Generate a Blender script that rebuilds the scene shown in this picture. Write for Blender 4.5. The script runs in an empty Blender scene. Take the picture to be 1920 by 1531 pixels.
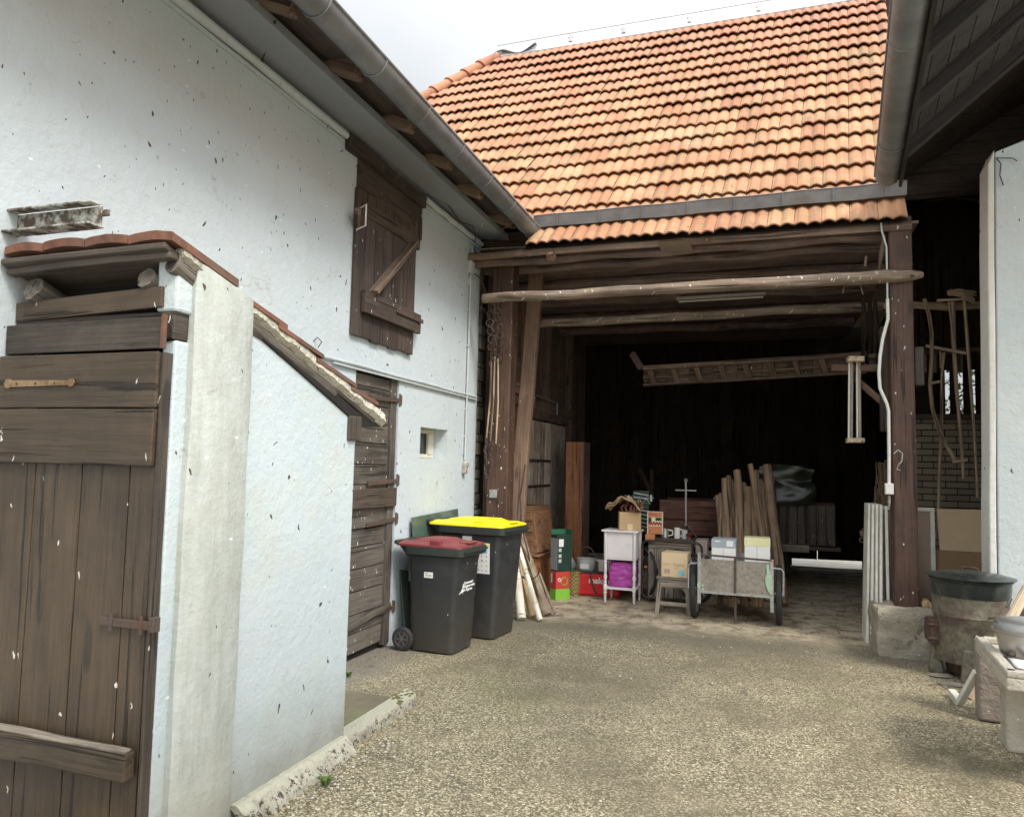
import bpy, math, random
import numpy as np
from mathutils import Vector, Matrix, noise as mnoise
random.seed(7)
R_=math.radians
# ------------------------------------------------------------------ camera, world, sun, exposure
sc=bpy.context.scene
COL=sc.collection
W,H,F=1920.0,1531.0,1401.0
CX,CY=960.0,765.5
YAW,PITCH,ROLL=R_(18.55),R_(4.36),R_(1.325)
fw=Vector((-math.sin(YAW)*math.cos(PITCH),math.cos(YAW)*math.cos(PITCH),math.sin(PITCH)))
r0=Vector((math.cos(YAW),math.sin(YAW),0)); u0=r0.cross(fw)
rt=r0*math.cos(ROLL)+u0*math.sin(ROLL); up=-r0*math.sin(ROLL)+u0*math.cos(ROLL)
EYE=Vector((0,0,1.6))
cam=bpy.data.cameras.new('camera'); camo=bpy.data.objects.new('camera',cam); COL.objects.link(camo)
m=Matrix((rt,up,-fw)).transposed().to_4x4(); m.translation=EYE; camo.matrix_world=m
cam.sensor_width=36; cam.lens=F/W*36; cam.clip_end=500; cam.clip_start=0.05
sc.camera=camo
SUN_EL,SUN_AZ=R_(48),R_(126)      # azimuth clockwise from +y: behind and to the right of the camera
wd=bpy.data.worlds.new('World'); sc.world=wd; wd.use_nodes=True
wn=wd.node_tree; wn.nodes.clear()
sky=wn.nodes.new('ShaderNodeTexSky'); sky.sky_type='NISHITA'; sky.sun_disc=False
sky.sun_elevation=SUN_EL; sky.sun_rotation=SUN_AZ; sky.air_density=1.5; sky.dust_density=6
tc=wn.nodes.new('ShaderNodeTexCoord')
cn=wn.nodes.new('ShaderNodeTexNoise'); cn.inputs['Scale'].default_value=2.2; cn.inputs['Detail'].default_value=6
wn.links.new(tc.outputs['Generated'],cn.inputs['Vector'])
cr=wn.nodes.new('ShaderNodeValToRGB'); cr.color_ramp.elements[0].position=.3; cr.color_ramp.elements[0].color=(.80,.84,.89,1)
cr.color_ramp.elements[1].position=.6; cr.color_ramp.elements[1].color=(.97,.99,1,1)
wn.links.new(cn.outputs['Fac'],cr.inputs['Fac'])
# overcast: brighter overhead and around the veiled sun, duller low down and away from it
def wmath(op,a,b,c=0.):
    q=wn.nodes.new('ShaderNodeMath'); q.operation=op
    for v,i in ((a,0),(b,1),(c,2)):
        if hasattr(v,'is_output'): wn.links.new(v,q.inputs[i])
        else: q.inputs[i].default_value=v
    return q.outputs[0]
wdot=wn.nodes.new('ShaderNodeVectorMath'); wdot.operation='DOT_PRODUCT'; wn.links.new(tc.outputs['Generated'],wdot.inputs[0])
wdot.inputs[1].default_value=(math.sin(SUN_AZ)*math.cos(SUN_EL),math.cos(SUN_AZ)*math.cos(SUN_EL),math.sin(SUN_EL))
wsep=wn.nodes.new('ShaderNodeSeparateXYZ'); wn.links.new(tc.outputs['Generated'],wsep.inputs[0])
gl_=wmath('MULTIPLY_ADD',wdot.outputs['Value'],.5,.5); gl2=wmath('MULTIPLY_ADD',wmath('MULTIPLY',gl_,gl_),1.25,.22)
vert=wmath('MULTIPLY_ADD',wmath('MAXIMUM',wsep.outputs[2],0.),.5,.5)
vm=wn.nodes.new('ShaderNodeVectorMath'); vm.operation='SCALE'; wn.links.new(wmath('MULTIPLY',wmath('MULTIPLY',gl2,vert),12.0),vm.inputs['Scale'])
wn.links.new(cr.outputs['Color'],vm.inputs[0])
mx=wn.nodes.new('ShaderNodeMix'); mx.data_type='RGBA'; mx.inputs[0].default_value=.93
wn.links.new(sky.outputs['Color'],mx.inputs[6]); wn.links.new(vm.outputs[0],mx.inputs[7])
bg=wn.nodes.new('ShaderNodeBackground'); bg.inputs['Strength'].default_value=.11
wn.links.new(mx.outputs[2],bg.inputs['Color'])
wo=wn.nodes.new('ShaderNodeOutputWorld'); wn.links.new(bg.outputs[0],wo.inputs['Surface'])
sl=bpy.data.lights.new('sun','SUN'); sl.energy=1.4; sl.angle=R_(14); sl.color=(1,.95,.87)
so=bpy.data.objects.new('sun',sl); COL.objects.link(so)
sd=Vector((math.sin(SUN_AZ)*math.cos(SUN_EL),math.cos(SUN_AZ)*math.cos(SUN_EL),math.sin(SUN_EL)))
so.rotation_euler=sd.to_track_quat('Z','Y').to_euler()
so.location=(0,0,20)
sc.view_settings.view_transform='Standard'; sc.view_settings.look='None'; sc.view_settings.exposure=1.2; sc.view_settings.gamma=1
sc.render.resolution_x=1024; sc.render.resolution_y=816
sc.cycles.max_bounces=8
# ------------------------------------------------------------------ survey helpers: a sight line meets a plane of the place
def ray(x,y): return fw+rt*((x-CX)/F)-up*((y-CY)/F)
def onx(x,y,v): r=ray(x,y); return EYE+r*((v-EYE.x)/r.x)
def ony(x,y,v): r=ray(x,y); return EYE+r*((v-EYE.y)/r.y)
def onz(x,y,v=0.): r=ray(x,y); return EYE+r*((v-EYE.z)/r.z)
def onp(x,y,p,n): r=ray(x,y); return EYE+r*((p-EYE).dot(n)/r.dot(n))
# ------------------------------------------------------------------ materials
class NT:
    def __init__(s,name):
        s.m=bpy.data.materials.new(name); s.m.use_nodes=True; s.t=s.m.node_tree; s.t.nodes.clear()
        s.o=s.n('ShaderNodeOutputMaterial'); s.b=s.n('ShaderNodeBsdfPrincipled'); s.l(s.b.outputs[0],s.o.inputs[0])
    def n(s,t): return s.t.nodes.new(t)
    def l(s,a,b): s.t.links.new(a,b)
    def put(s,v,i):
        if hasattr(v,'is_output'): s.l(v,i)
        elif i.type=='RGBA': i.default_value=tuple(v)+(1,) if len(v)==3 else v
        elif i.type=='VECTOR': i.default_value=v
        else: i.default_value=v
    def pos(s): return s.n('ShaderNodeNewGeometry').outputs['Position']
    def obj(s): return s.n('ShaderNodeTexCoord').outputs['Object']
    def att(s,nm,f=False):
        a=s.n('ShaderNodeAttribute'); a.attribute_name=nm; return a.outputs['Fac' if f else 'Vector']
    def vmul(s,v,k):
        a=s.n('ShaderNodeVectorMath'); a.operation='MULTIPLY'; s.put(v,a.inputs[0]); a.inputs[1].default_value=k; return a.outputs[0]
    def noise(s,v,sc_,det=4,rough=.55,dist=0):
        a=s.n('ShaderNodeTexNoise'); s.l(v,a.inputs['Vector']); a.inputs['Scale'].default_value=sc_; a.inputs['Detail'].default_value=det
        a.inputs['Roughness'].default_value=rough; a.inputs['Distortion'].default_value=dist; return a.outputs['Fac']
    def vor(s,v,sc_,feat='F1',rnd=1):
        a=s.n('ShaderNodeTexVoronoi'); a.feature=feat; s.l(v,a.inputs['Vector']); a.inputs['Scale'].default_value=sc_
        a.inputs['Randomness'].default_value=rnd; return a
    def ramp(s,f,st):
        a=s.n('ShaderNodeValToRGB'); s.put(f,a.inputs[0]); e=a.color_ramp.elements
        while len(e)<len(st): e.new(.5)
        for k,(p,c) in enumerate(st):
            e[k].position=p; e[k].color=(c,c,c,1) if not hasattr(c,'__len__') else tuple(c)+(1,)
        return a.outputs[0]
    def math(s,op,a,b=0.,c=0.):
        q=s.n('ShaderNodeMath'); q.operation=op; s.put(a,q.inputs[0]); s.put(b,q.inputs[1]); s.put(c,q.inputs[2]); return q.outputs[0]
    def mix(s,f,a,b,mode='MIX'):
        q=s.n('ShaderNodeMix'); q.data_type='RGBA'; q.blend_type=mode; s.put(f,q.inputs[0]); s.put(a,q.inputs[6]); s.put(b,q.inputs[7]); return q.outputs[2]
    def sep(s,v,k):
        a=s.n('ShaderNodeSeparateXYZ'); s.l(v,a.inputs[0]); return a.outputs[k]
    def spots(s,v,sc_,size,dens,flat=False):       # scattered flecks: cells whose random value passes dens
        a=s.vor(v,sc_)
        if flat:
            x=s.n('ShaderNodeSeparateXYZ'); s.l(v,x.inputs[0]); q=s.n('ShaderNodeCombineXYZ'); s.l(s.math('ADD',x.outputs[0],x.outputs[1]),q.inputs[0]); s.l(x.outputs[2],q.inputs[1]); a.voronoi_dimensions='2D'; s.l(q.outputs[0],a.inputs['Vector'])
        d=s.ramp(a.outputs['Distance'],[(size*.7,1),(size,0)])
        c=s.sep(a.outputs['Color'],0); g=s.math('LESS_THAN',c,dens); return s.math('MULTIPLY',d,g)
    def done(s,col,rough=.8,metal=0.,bump=None,bs=.3,bd=.01,spec=None,**k):
        s.put(col,s.b.inputs['Base Color']); s.put(rough,s.b.inputs['Roughness']); s.put(metal,s.b.inputs['Metallic'])
        if spec is not None: s.put(spec,s.b.inputs['Specular IOR Level'])
        if bump is not None:
            q=s.n('ShaderNodeBump'); q.inputs['Strength'].default_value=bs; q.inputs['Distance'].default_value=bd
            s.l(bump,q.inputs['Height']); s.l(q.outputs[0],s.b.inputs['Normal'])
        for a,b in k.items(): s.put(b,s.b.inputs[a.replace('_',' ')])
        return s.m
def plaster(name,c1,c2,specks=.35,stain=(.42,.42,.33),low=False,streak=0.,bsc=1.):
    s=NT(name); p=s.pos()
    n1=s.noise(p,.9,5,.6); n2=s.noise(p,5,5,.6); n3=s.noise(p,60,4,.6)
    c=s.mix(s.ramp(n1,[(.35,0),(.65,1)]),c1,c2)
    c=s.mix(s.math('MULTIPLY',s.ramp(n2,[(.5,0),(.75,1)]),.35),c,stain)
    n4=s.noise(p,2.1,7,.72,.6); c=s.mix(s.math('MULTIPLY',s.ramp(n4,[(.50,0),(.68,1)]),.30),c,tuple(.80*a+.2*b for a,b in zip(c1,stain)))
    rn=s.noise(s.vmul(p,(9,9,.5)),1,5,.7); c=s.mix(s.math('MULTIPLY',s.ramp(rn,[(.56,0),(.70,1)]),.22),c,stain)
    cr_=s.vor(s.vmul(p,(1,1,1.3)),.8,'DISTANCE_TO_EDGE').outputs['Distance']; cr_=s.math('ABSOLUTE',s.math('ADD',cr_,s.math('MULTIPLY',s.math('SUBTRACT',s.noise(p,4,5,.7),.5),.16)))
    c=s.mix(s.math('MULTIPLY',s.ramp(cr_,[(0,1),(.0035,0)]),s.math('MULTIPLY',s.ramp(n2,[(.5,0),(.6,1)]),.5)),c,tuple(x*.5 for x in stain))
    if streak:
        st=s.noise(s.vmul(p,(15,15,2.6)),1,6,.75); st2=s.noise(p,2.2,4,.6)
        c=s.mix(s.math('MULTIPLY',s.math('MULTIPLY',s.ramp(st,[(.42,0),(.6,1)]),s.ramp(st2,[(.3,.3),(.6,1)])),streak),c,stain)
    if low:   # damp, dirty foot of the wall
        z=s.sep(p,2); q=s.math('ADD',z,s.math('MULTIPLY',n1,.9)); f=s.ramp(q,[(.45,1),(1.45,0)])
        c=s.mix(s.math('MULTIPLY',f,.75),c,(.27,.265,.215))
        f2=s.ramp(s.math('ADD',z,s.math('MULTIPLY',n2,.35)),[(.22,1),(.42,0)]); c=s.mix(s.math('MULTIPLY',f2,.6),c,(.20,.185,.15))
        yy=s.ramp(s.noise(s.vmul(p,(1,1.2,1)),1.6,4),[(.50,0),(.68,1)])
        c=s.mix(s.math('MULTIPLY',yy,.3),c,(.48,.48,.38))
        crk=s.vor(s.vmul(p,(1,1,1.6)),1.1,'DISTANCE_TO_EDGE'); wob=s.math('ADD',crk.outputs['Distance'],s.math('MULTIPLY',s.math('SUBTRACT',n2,.5),.25))
        ck=s.math('MULTIPLY',s.ramp(s.math('ABSOLUTE',wob),[(0,1),(.006,0)]),s.math('MULTIPLY',s.ramp(n1,[(.52,0),(.56,1)]),f))
        c=s.mix(s.math('MULTIPLY',ck,.7),c,(.18,.17,.15))
    if specks:
        w=s.noise(p,9,2); pv=s.n('ShaderNodeVectorMath'); pv.operation='MULTIPLY_ADD'
        s.l(s.vmul(p,(1,1,.55)),pv.inputs[0]); pv.inputs[1].default_value=(1,1,1)
        q=s.n('ShaderNodeCombineXYZ'); s.l(s.math('MULTIPLY',w,.12),q.inputs[1]); s.l(s.math('MULTIPLY',n2,.1),q.inputs[2]); s.l(q.outputs[0],pv.inputs[2])
        for sc_,sz,dn in ((9,.085,specks),(16,.08,specks*.7),(27,.10,specks*.3)):
            c=s.mix(s.spots(pv.outputs[0],sc_,sz,dn*.28,True),c,(.05,.045,.04))
        c=s.mix(s.math('MULTIPLY',s.spots(s.vmul(p,(1,.5,1)),11,.07,.05,True),.6),c,(.85,.86,.84))
    h=s.math('ADD',s.math('MULTIPLY',n3,.35),s.math('MULTIPLY',s.noise(p,18,4,.6),.9))
    h=s.math('ADD',h,s.math('MULTIPLY',s.noise(p,5.5,3,.5),.7))
    return s.done(c,.92,bump=h,bs=min(1,.5*bsc),bd=.014*max(1,bsc))
def wood(name,c1,c2,c3,rough=.75,flecks=0.,grain=1.,worn=0.,rnd=.35,spec=None,dust=0.):
    s=NT(name); v=s.att('loc'); r=s.att('rnd',True)
    g=s.noise(s.vmul(v,(2.2,38,38)),1,6,.65,.4); g2=s.noise(s.vmul(v,(1.1,9,9)),1,5,.6,1.0)
    c=s.mix(s.ramp(g2,[(.35,0),(.68,1)]),c1,c2)
    c=s.mix(s.math('MULTIPLY',s.ramp(g,[(.45,1),(.55,0)]),.85*grain),c,c3)
    gl=s.noise(s.vmul(v,(1.6,70,70)),1,3,.6); c=s.mix(s.math('MULTIPLY',s.ramp(gl,[(.5,0),(.62,1)]),.45*grain),c,tuple(min(1,x*1.7) for x in c2))
    c=s.mix(rnd,c,s.mix(r,tuple(x*.45 for x in c1),tuple(min(1,x*1.6) for x in c2)))
    if worn: c=s.mix(s.math('MULTIPLY',s.ramp(s.noise(s.vmul(v,(1.5,12,12)),1,6,.7),[(.55,0),(.62,1)]),worn),c,(.42,.38,.32))
    kn=s.spots(s.vmul(v,(2.2,9,9)),1,.26,.22); c=s.mix(s.math('MULTIPLY',kn,.7),c,tuple(x*.5 for x in c3))
    bl=s.noise(v,2.3,5,.7); c=s.mix(s.math('MULTIPLY',s.ramp(bl,[(.45,0),(.7,1)]),.5),c,tuple(min(1,x*1.45) for x in c2))
    bl=s.noise(s.pos(),1.6,5,.7); c=s.mix(s.math('MULTIPLY',s.ramp(bl,[(.48,0),(.68,1)]),.45),c,c3)
    if dust: c=s.mix(s.math('MULTIPLY',s.ramp(s.noise(v,3,5,.6),[(.4,0),(.7,1)]),dust),c,(.40,.36,.30))
    if flecks:
        dn_=s.n('ShaderNodeTexNoise'); s.l(s.pos(),dn_.inputs['Vector']); dn_.inputs['Scale'].default_value=26; dn_.inputs['Detail'].default_value=4
        dv_=s.n('ShaderNodeVectorMath'); dv_.operation='MULTIPLY_ADD'; s.l(dn_.outputs['Color'],dv_.inputs[0]); dv_.inputs[1].default_value=(.035,.035,.06); s.l(s.pos(),dv_.inputs[2]); p=dv_.outputs[0]
        k=s.spots(s.vmul(p,(1,1,.45)),20,.12,flecks*.16,True); c=s.mix(s.math('MULTIPLY',k,.9),c,(.75,.74,.68))
        k=s.spots(s.vmul(p,(1,1,.3)),40,.15,flecks*.14,True); c=s.mix(s.math('MULTIPLY',k,.8),c,(.70,.69,.62))
    ck=s.ramp(s.noise(s.vmul(v,(.8,30,30)),1,3,.5,.2),[(.34,0),(.38,1)])
    c=s.mix(s.math('MULTIPLY',s.math('SUBTRACT',1.,ck),.8),c,tuple(x*.35 for x in c3))
    return s.done(c,rough,bump=s.math('ADD',g,s.math('MULTIPLY',ck,1.5)),bs=.8,bd=.008,spec=spec)
def plain(name,c,rough=.6,metal=0.,var=.25,sc_=12,bump=.15,spec=None,dirt=None,**k):
    s=NT(name); p=s.obj(); n=s.noise(p,sc_,5,.6)
    c2=tuple(x*(1-var) for x in c)
    cc=s.mix(s.ramp(n,[(.35,0),(.7,1)]),c,c2)
    if dirt: cc=s.mix(s.math('MULTIPLY',s.ramp(s.noise(p,sc_*.35,6,.7),[(.48,0),(.66,1)]),dirt[1]),cc,dirt[0])
    r=s.math('ADD',rough-.08,s.math('MULTIPLY',n,.16))
    return s.done(cc,r,metal,bump=s.noise(p,sc_*6,3),bs=bump,bd=.004,spec=spec,**k)
def rusty(name,base,metal=.3,amt=.5,rust=(.095,.055,.038),rough=.6,sc_=6):
    s=NT(name); p=s.obj(); n=s.noise(p,sc_,7,.68); n2=s.noise(p,sc_*7,4)
    c=s.mix(s.ramp(n,[(.60-amt*.25,0),(.66-amt*.15,1)]),base,rust)
    c=s.mix(s.math('MULTIPLY',s.ramp(n2,[(.45,0),(.7,1)]),.5),c,tuple(x*.5 for x in rust))
    return s.done(c,s.ramp(n,[(.4,rough-.15),(.6,.9)]),s.ramp(n,[(.45,metal),(.6,0)]),bump=n2,bs=.3,bd=.004)
M={}
M['wall']=plaster('wall_plaster',(.465,.53,.565),(.505,.56,.585),.45,(.43,.45,.42))
M['wall_out']=plaster('outhouse_plaster',(.42,.49,.52),(.475,.53,.545),.2,(.46,.475,.42),low=True)
M['wall_right']=plaster('right_wall_plaster',(.45,.51,.53),(.52,.56,.56),.05,(.42,.43,.38))
M['white_edge']=plaster('white_paint_edge',(.74,.74,.70),(.66,.66,.61),.05,(.5,.48,.4))
M['pilaster']=plaster('lichened_render',(.46,.485,.465),(.41,.435,.40),.10,(.24,.255,.20),low=True,streak=.45,bsc=.9)
M['mortar']=plaster('rough_mortar',(.56,.53,.44),(.34,.31,.25),.8,(.16,.14,.11),bsc=2.8)
M['darkstone']=plaster('dark_rubble',(.10,.095,.075),(.15,.14,.11),.3,(.05,.05,.04),bsc=2.5)
M['concrete']=plaster('rough_concrete',(.48,.43,.34),(.36,.32,.25),.25,(.18,.16,.13),bsc=2.5)
M['oldtile']=plain('weathered_old_tile',(.19,.085,.055),.9,0,.5,9,.5,dirt=((.09,.075,.055),.85))
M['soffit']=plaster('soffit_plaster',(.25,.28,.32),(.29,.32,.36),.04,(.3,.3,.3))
M['stone']=plaster('table_stone',(.50,.46,.38),(.40,.36,.30),.1,(.24,.22,.17),bsc=1.6)
M['pinkstone']=plaster('sandstone',(.30,.25,.215),(.25,.205,.175),.06,(.2,.16,.13),bsc=1.6)
M['dark_wood']=wood('dark_stained_wood',(.048,.036,.027),(.075,.058,.044),(.022,.017,.013),.62,flecks=.10)
M['door_wood']=wood('brown_painted_door',(.052,.034,.020),(.084,.056,.033),(.026,.017,.010),.5,flecks=.10,grain=.45,rnd=.15)
M['shutter']=wood('shutter_wood',(.044,.032,.025),(.068,.05,.04),(.018,.013,.011),.65,flecks=.42)
M['old_door']=wood('weathered_door_wood',(.060,.049,.039),(.10,.084,.068),(.026,.021,.017),.75,flecks=.4,dust=.12)
M['post']=wood('red_brown_post',(.058,.028,.018),(.09,.046,.028),(.02,.011,.008),.6,flecks=.45,grain=.9)
M['beam']=wood('barn_timber',(.14,.095,.068),(.20,.14,.10),(.06,.042,.034),.8,flecks=.1)
M['log_beam']=wood('droppings_flecked_log',(.115,.082,.058),(.18,.135,.10),(.05,.035,.026),.9,flecks=.95,worn=.35)
M['ceiling']=wood('ceiling_boards',(.17,.115,.10),(.23,.165,.145),(.08,.055,.05),.8)
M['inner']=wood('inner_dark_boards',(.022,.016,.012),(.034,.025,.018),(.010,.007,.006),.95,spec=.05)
M['grey_wood']=wood('weathered_grey_wood',(.22,.185,.145),(.33,.285,.23),(.10,.08,.06),.85)
M['worn_door']=wood('streaked_old_boards',(.40,.29,.21),(.60,.52,.43),(.16,.11,.08),.85,worn=.9,rnd=.45)
M['brace']=wood('pale_brown_brace',(.14,.085,.055),(.20,.13,.088),(.10,.06,.04),.8,flecks=.05)
M['pole_wood']=wood('barked_poles',(.23,.145,.085),(.36,.25,.165),(.11,.07,.045),.85,rnd=.5)
M['pale_wood']=wood('pale_wood',(.42,.34,.24),(.52,.43,.31),(.27,.2,.13),.8,rnd=.2)
M['tool_wood']=wood('handle_wood',(.36,.27,.19),(.48,.37,.26),(.13,.09,.06),.7,rnd=.3)
M['veneer']=wood('orange_veneer',(.32,.125,.055),(.36,.15,.065),(.22,.08,.035),.4,grain=.7,rnd=.08)
M['cabinet']=wood('cabinet_wood',(.24,.12,.06),(.30,.16,.085),(.15,.075,.04),.5,rnd=.12)
M['reddark']=wood('red_painted_wood',(.14,.055,.038),(.19,.08,.055),(.06,.028,.02),.75,worn=.2)
M['log_dark']=wood('dark_old_logs',(.10,.085,.07),(.15,.13,.105),(.04,.034,.03),.9,rnd=.2)
M['split']=wood('split_firewood',(.45,.32,.17),(.58,.43,.25),(.28,.18,.09),.8,rnd=.2)
M['zinc']=plain('zinc_gutter',(.23,.245,.265),.5,.15,.35,5,.1,dirt=((.16,.15,.14),.5))
M['zinc_light']=plain('zinc_flashing',(.50,.52,.54),.4,.6,.2,5,.1)
M['lead']=plain('grey_flashing',(.20,.20,.205),.5,.4,.35,6,.1,dirt=((.12,.11,.10),.6))
M['pvc']=plain('white_conduit',(.66,.66,.62),.5,0,.15,20,.1)
M['wallpvc']=plain('painted_conduit',(.50,.54,.55),.6,0,.15,20,.1)
M['iron']=rusty('rusty_iron',(.10,.08,.07),.3,.6)
M['iron_dark']=rusty('dark_iron',(.05,.042,.038),.4,.35,(.12,.06,.035))
M['galv']=rusty('galvanised_steel',(.42,.42,.40),.6,.15,(.25,.18,.12))
M['ibeam']=rusty('flaking_painted_steel',(.55,.55,.50),0,.75,(.10,.075,.055),sc_=14)
M['cooker']=rusty('rusty_green_enamel',(.215,.205,.15),.35,.58,(.11,.08,.06),rough=.5,sc_=4)
M['kettle']=plain('dark_grey_enamel',(.022,.028,.027),.28,.1,.3,8,.1,dirt=((.16,.17,.15),.35))
M['black_plastic']=plain('bin_black_plastic',(.022,.025,.027),.42,0,.3,8,.12,dirt=((.07,.06,.045),.45))
def m_bin():
    s=NT('scuffed_bin_plastic'); p=s.obj(); n=s.noise(p,7,6,.7); z=s.sep(p,2)
    c=s.mix(s.ramp(n,[(.4,0),(.7,1)]),(.020,.023,.026),(.036,.036,.034))
    lo=s.ramp(s.math('ADD',z,s.math('MULTIPLY',n,.5)),[(.25,1),(.85,0)]); c=s.mix(s.math('MULTIPLY',lo,.45),c,(.075,.062,.045))
    q=s.n('ShaderNodeVectorRotate'); q.inputs['Angle'].default_value=.6; q.inputs['Axis'].default_value=(1,.4,0); s.l(p,q.inputs['Vector'])
    sc=s.noise(s.vmul(q.outputs[0],(120,120,3)),1,2,.5); sc2=s.noise(p,4,3); c=s.mix(s.math('MULTIPLY',s.math('MULTIPLY',s.ramp(sc,[(.68,0),(.72,1)]),s.ramp(sc2,[(.5,0),(.6,1)])),.5),c,(.22,.21,.19))
    c=s.mix(s.spots(s.vmul(p,(1,1,.4)),24,.12,.12),c,(.6,.58,.52))
    return s.done(c,s.ramp(n,[(.4,.38),(.6,.6)]),bump=s.noise(p,90,3),bs=.15,bd=.003)
M['black_plastic']=m_bin()
M['rim_plastic']=plain('bin_rim_plastic',(.032,.04,.036),.45,0,.2,10,.1)
M['rubber']=plain('rubber',(.028,.028,.028),.8,0,.2,20,.3)
M['hub']=plain('grey_hub',(.09,.09,.09),.5,0,.2,20,.1)
M['yellow']=plain('yellow_plastic',(.88,.74,.015),.42,0,.1,8,.08)
M['maroon']=plain('maroon_plastic',(.20,.035,.04),.45,0,.2,8,.08,dirt=((.28,.13,.12),.35))
M['paper']=plain('white_paper',(.78,.78,.75),.8,0,.06,20,.05)
M['ink']=plain('dark_ink',(.06,.06,.055),.8,0,.1,20,0)
M['pale_ink']=plain('pale_ink',(.48,.37,.34),.8,0,.1,20,0)
M['white_paint']=plain('white_furniture_paint',(.80,.765,.765),.45,0,.08,8,.06)
M['cream']=plain('cream_paint',(.80,.78,.71),.6,0,.2,8,.15,dirt=((.45,.40,.30),.5))
M['card']=plain('cardboard',(.52,.35,.19),.85,0,.12,5,.08)
M['card_pale']=plain('pale_cardboard',(.72,.55,.34),.85,0,.10,5,.08)  # paler cardboard, one base tone all over
M['card_dark']=plain('brown_cardboard',(.40,.265,.145),.85,0,.15,4,.1)
M['blue_dot']=plain('blue_sticker',(.25,.55,.72),.6,0,.05,10,0)
M['yellow_label']=plain('yellow_label',(.75,.68,.22),.6,0,.05,10,0)
M['red']=plain('red_fabric',(.72,.02,.025),.55,0,.25,7,.2)
M['redbox']=plain('red_print',(.55,.05,.04),.6,0,.15,7,.1)
M['lime']=plain('lime_print',(.22,.52,.05),.6,0,.1,7,.1)
M['green']=plain('green_print',(.03,.16,.08),.55,0,.3,7,.1)
M['green_dark']=plain('dark_green_print',(.018,.05,.035),.5,0,.4,9,.1)
M['magenta']=plain('magenta_bag',(.46,.07,.38),.4,0,.3,6,.3)
M['navy']=plain('navy_bag',(.012,.010,.035),.6,0,.3,10,.3)
M['greybox']=plain('grey_print',(.36,.40,.43),.6,0,.1,10,.05)
M['lemon']=plain('pale_yellow_card',(.74,.72,.42),.7,0,.05,10,.05)
M['pink']=plain('pale_pink_card',(.74,.54,.58),.7,0,.05,10,.05)
M['orange_print']=plain('orange_print',(.58,.24,.10),.5,0,.2,16,.05)
M['tomato']=plain('tomato_print',(.55,.06,.05),.5,0,.5,30,.05)
M['white_bag']=plain('white_plastic_bag',(.68,.69,.68),.4,0,.15,8,.3)
M['glass_plastic']=plain('frosted_tub',(.50,.54,.52),.3,0,.1,8,.1)
M['enamel']=plain('white_enamel',(.76,.74,.68),.3,0,.06,8,.05)
M['brown_cloth']=plain('tan_foam_sheet',(.52,.34,.19),.9,0,.35,14,.5)
M['brown_leather']=plain('brown_leather',(.16,.05,.03),.6,0,.3,14,.4)
M['tarp']=plain('green_tarpaulin',(.018,.024,.015),.25,0,.35,5,.5)
M['alu']=plain('aluminium',(.52,.51,.50),.3,.8,.12,8,.05)
M['rubbergrey']=plain('grey_cloth',(.22,.22,.22),.9,0,.2,14,.3)
M['hay']=plain('dry_twine_and_hay',(.26,.18,.10),.95,0,.6,40,.5)
M['pane']=plain('dark_window_pane',(.015,.018,.02),.08,0,.1,4,0)
M['frame']=plain('cream_window_frame',(.62,.58,.46),.55,0,.15,8,.08)
M['greenglass']=plain('green_sheet',(.075,.12,.09),.35,0,.3,4,.1,dirt=((.26,.31,.25),.55))
M['lampwhite']=plain('lamp_housing',(.50,.46,.42),.4,0,.1,10,0)
M['panel']=plain('fibre_panel',(.34,.26,.20),.85,0,.15,6,.1)
M['rope']=plain('rope',(.16,.12,.08),.95,0,.3,40,.4)
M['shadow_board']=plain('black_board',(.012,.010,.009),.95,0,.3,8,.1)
M['bicycle']=plain('bicycle_black_paint',(.03,.03,.03),.4,.3,.2,8,.1)
M['chrome']=plain('chrome',(.5,.5,.5),.25,.9,.1,8,.05)
M['reflector']=plain('orange_reflector',(.75,.16,.02),.25,0,.1,8,0)
M['moss']=plain('moss',(.17,.17,.055),.95,0,.5,30,.8)
M['plate']=plain('checkered_cover_plate',(.20,.17,.115),.75,.1,.25,7,.25,dirt=((.23,.24,.12),.7))
def m_crumble():
    s=NT('crumbling_plinth'); p=s.pos(); n=s.noise(p,38,6,.75); n2=s.noise(p,7,5,.6); z=s.sep(p,2)
    c=s.mix(s.ramp(n2,[(.4,0),(.62,1)]),(.56,.53,.42),(.36,.33,.26)); c=s.mix(s.ramp(n,[(.52,0),(.58,1)]),c,(.07,.06,.045))
    up=s.ramp(s.math('ADD',z,s.math('MULTIPLY',s.math('SUBTRACT',n2,.5),.10)),[(.055,0),(.075,1)]); c=s.mix(up,c,s.mix(n2,(.60,.58,.47),(.50,.49,.36)))
    return s.done(c,.95,bump=s.math('ADD',n,n2),bs=1,bd=.02)
M['crumble']=m_crumble()
def m_galvm():
    s=NT('mottled_sheet_metal'); p=s.obj(); n=s.noise(p,26,6,.7); n2=s.noise(p,5,4,.6)
    c=s.mix(s.ramp(n,[(.38,0),(.6,1)]),(.22,.195,.16),(.33,.30,.25)); c=s.mix(s.math('MULTIPLY',s.ramp(n2,[(.5,0),(.7,1)]),.5),c,(.15,.12,.09))
    return s.done(c,.7,.15,bump=n,bs=.2,bd=.003)
M['galv_mottle']=m_galvm()
M['mintpaint']=plain('mint_paint_trace',(.42,.56,.40),.8,0,.2,20,.3)
def m_birch():
    s=NT('birch_bark'); v=s.att('loc'); r=s.att('rnd',True)
    k=s.noise(s.vmul(v,(22,5,5)),1,5,.7); k2=s.noise(s.vmul(v,(7,3,3)),1,4)
    c=s.mix(s.ramp(k2,[(.4,0),(.6,1)]),(.70,.66,.56),(.56,.50,.40)); c=s.mix(s.ramp(k,[(.60,0),(.64,1)]),c,(.05,.04,.03))
    return s.done(c,.8,bump=k,bs=.4,bd=.004)
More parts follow.
